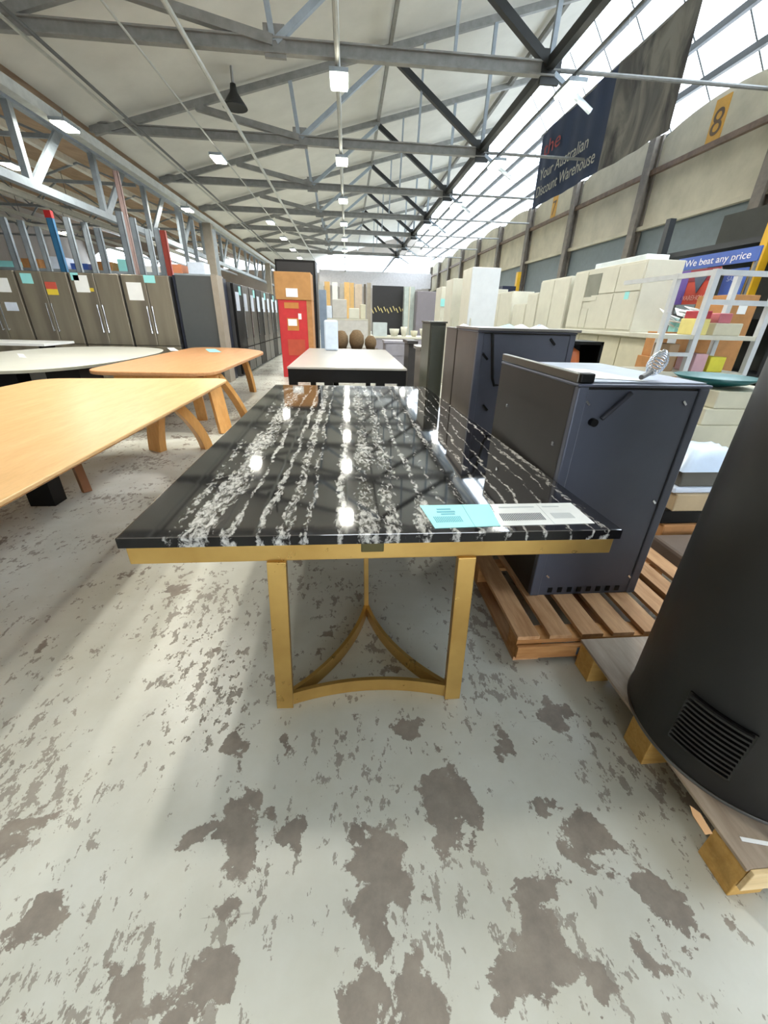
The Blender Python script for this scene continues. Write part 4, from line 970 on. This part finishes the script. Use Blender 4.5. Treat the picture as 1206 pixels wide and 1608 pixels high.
r = thing('fire_hose_reel', 'small red fitting on the wall above the long blue sign', 'reel', (8.4, p.y, p.z))
MB().lathe((8.44, p.y, p.z-.2), [(.12, 0), (.16, .05), (.16, .35), (.12, .4)], 20).build('drum', RED, r, smooth=True)
# white metal frame trolley with shelves
fx0, fx1, fy0, fy1 = 3.72, 4.75, 4.6, 5.15
r = thing('frame_trolley', 'white tubular metal frame trolley right of the cream cabinet', 'trolley', ((fx0+fx1)/2, 4.85, 0))
for x in (fx0+.22, fx1-.04):
    for y in (fy0, fy1): MB().bar((x, y, .0), (x, y, 1.93), .06, .06).build('post', M('white_tube', (196, 200, 204), .4), r)
for z in (1.9, 1.62): MB().bar((fx0+.22, fy0, z), (fx1, fy0, z), .05, .05).build('rail', MATS['white_tube'], r)
MB().bar((fx0+.22, fy0, 1.9), (fx0+.22, fy1+1, 1.9), .05, .05).build('rail', MATS['white_tube'], r)
for z in (1.24, .84, .4): box(fx0-.2, fx1, fy0-.02, fy1, z, z+.045).build('shelf', M('shelf_cream', (196, 194, 180), .5), r)
for z in (1.05,): MB().bar((fx0-.2, fy0-.02, z), (fx0-.2, fy0-.02, 1.5), .04, .04).build('handle', MATS['white_tube'], r); MB().bar((fx0-.2, fy0-.02, 1.08), (fx0+.2, fy0-.02, 1.08), .04, .04).build('handle', MATS['white_tube'], r)
goods = [(3.98, 1.2855, .14, .17, M('yellow_box', (216, 204, 130), .6), 'pale yellow box on the top shelf of the trolley'), (3.99, 1.456, .1, .08, M('crimson_goods', (170, 54, 66), .6), 'crimson bundle on top of the pale yellow box'), (4.3, 1.2855, .34, .13, CREAM, 'wide cream carton with dark slots on the trolley top shelf'),
         (4.22, 1.416, .16, .1, M('rose_goods', (190, 110, 120), .6), 'rose bundle on the wide cream carton'), (4.1, .8855, .16, .2, M('pink_goods', (196, 158, 166), .6), 'pink pack on the middle shelf of the trolley'), (4.32, .8855, .2, .17, M('lemon_goods', (214, 206, 70), .6), 'lemon yellow pack on the middle shelf of the trolley'),
         (3.72, .8855, .12, .3, M('tan_goods', (168, 140, 110), .6), 'tan wrapped pack at left on the middle shelf of the trolley'), (4.15, .4455, .3, .25, M('steel_goods', (110, 122, 130), .4), 'grey-blue metal tray on the lower shelf of the trolley'), (3.75, .4455, .14, .1, M('orange_goods2', (206, 120, 50), .6), 'orange item on the lower shelf of the trolley'), (4.5, .4455, .2, .3, CARD, 'brown carton at right on the lower shelf of the trolley')]
for (x, z, w, h, m, lab) in goods:
    o = box(x-w/2+.07, x+w/2+.07, 4.66, 4.94, z, z+h).build('goods_pack', m, bevel=.008); tag(o, lab, 'pack', 'packs on the trolley')
# cardboard boxes between cupboard and trolley
for i, (x0, x1, y0, y1, z0, z1, lab) in enumerate([(4.0, 4.9, 5.25, 5.55, 0, 1.0, 'large brown carton, bottom of the stack by the cupboard end'), (4.05, 4.8, 5.27, 5.55, 1.001, 1.3, 'brown carton in the middle of the stack by the cupboard end'), (4.45, 5.05, 5.62, 6.1, 0, 1.75, 'tall brown carton behind the stack, just under the red sign')]):
    r = thing('brown_carton', lab, 'carton', ((x0+x1)/2, (y0+y1)/2, z0)); 
    if i == 2: x0, x1, y0, y1 = 4.9, 5.25, 5.3, 5.9
    box(x0, x1, y0, y1, z0, z1).build('box', CARD, r, bevel=.006); box(x0+.1, x0+.22, y0-.004, y0-.0008, z1-.22, z1-.08).build('tape_label', PAPER if i else AQUA, r)
r = thing('crumpled_wrapping', 'crumpled white and aqua wrapping on top of the stacked brown cartons', 'wrapping', (4.35, 5.4, 1.3))
random.seed(3)
m = MB()
for k in range(9):
    c = Vector((4.2+random.random()*.3, 5.32+random.random()*.2, 1.40+k*.022)); a_ = random.random()*3
    d = Vector((math.cos(a_), math.sin(a_), random.random()*.6))*.09; e = Vector((-math.sin(a_), math.cos(a_), random.random()*.5))*.07
    m.slab([c-d-e, c+d-e, c+d+e, c-d+e], .006)
m.build('crumpled_sheet', PAPER, r); MB().box(4.25, 4.4, 5.33, 5.45, 1.302, 1.42).build('aqua_pack', AQUA, r)

# pile right of the blue-grey heater
for i, (u0, u1, vt, vb, Y, m, lab) in enumerate([(1082, 1200, 664, 700, 2.6, CREAM, 'cream board box, lowest of the stack behind the heater'), (1090, 1200, 640, 662, 2.6, CREAM, 'cream board box in the middle of the stack behind the heater'), (1095, 1200, 612, 638, 2.6, CREAM, 'cream board box, topmost of the stack behind the heater')]):
    a = at(u0, vt, Y=Y); b = at(u0, vb, Y=Y)
    z0 = [0, .745, .862][i]; z1 = [.744, .861, .98][i]
    tag(box(2.45+.05*i, 3.1, 2.6, 3.0+.05*i, z0, z1).build('board_box', m, bevel=.008), lab, 'box', 'cream boxes stacked behind the heater')
r = thing('wok_lid', 'shallow teal dish lying on the topmost cream box', 'dish', (2.7, 2.75, .98))
MB().lathe((2.72, 2.85, .981), [(.06, 0), (.2, .03), (.27, .07), (.262, .072), (.19, .036), (.02, .01)], 32).build('bowl', M('teal_enamel', (26, 92, 92), .35), r, smooth=True)
px = [(2.06, 2.5, 2.12, 2.4, 0., .2, CARD, 'brown carton at the foot of the pile right of the blue-grey heater'), (2.04, 2.5, 2.14, 2.38, .2005, .3, BLACK, 'black slab in the pile right of the heater'),
      (2.07, 2.5, 2.12, 2.4, .3005, .42, M('tan_pack', (176, 156, 124), .7), 'tan pack in the pile right of the heater, just under the pale slip'), (2.05, 2.5, 2.14, 2.4, .4205, .46, PAPERB, 'pale thin pack halfway up the pile right of the heater'),
      (2.08, 2.5, 2.15, 2.4, .4605, .57, M('grey_pack', (92, 90, 84), .7), 'dark grey pack directly under the plastic bag of the pile')]
for x0, x1, y0, y1, z0, z1, m, lab in px: tag(box(x0, x1, y0, y1, z0, z1).build('pile_pack', m, bevel=.01), lab, 'pack', 'pile right of the heater')
m = MB(); n = 10
vs = []; random.seed(5)
for i in range(n+1):
    for j in range(n+1):
        x = 2.04+.44*i/n; y = 2.12+.28*j/n; e = min(i, j, n-i, n-j)/n*2
        vs.append((x, y, .571+.13*math.sin(min(1, e*1.6)*math.pi/2)+(.012*random.random() if e > 0 else 0)))
fs = [(i*(n+1)+j, (i+1)*(n+1)+j, (i+1)*(n+1)+j+1, i*(n+1)+j+1) for i in range(n) for j in range(n)]
base_ = len(vs); vs += [(2.04, 2.12, .5705), (2.48, 2.12, .5705), (2.48, 2.4, .5705), (2.04, 2.4, .5705)]
fs.append((base_, base_+3, base_+2, base_+1))
tag(MB().add(vs, fs).build('plastic_bag', M('white_blue_plastic', (206, 222, 242), .25), smooth=True), 'bluish white plastic bag topping the pile right of the heater', 'bag')
tag(box(1.95, 2.35, 1.72, 2.08, 0, .16).build('pile_pack', M('taupe_pack', (120, 104, 92), .7), bevel=.02), 'taupe bundle on the floor right of the slatted pallet', 'pack')  # bundle in its own even taupe
tag(box(2.05, 2.44, 2.42, 2.58, 0, .62).build('pile_pack', M('dark_pack', (40, 40, 42), .5), bevel=.02), 'dark bundle on the floor behind the taupe one', 'pack')
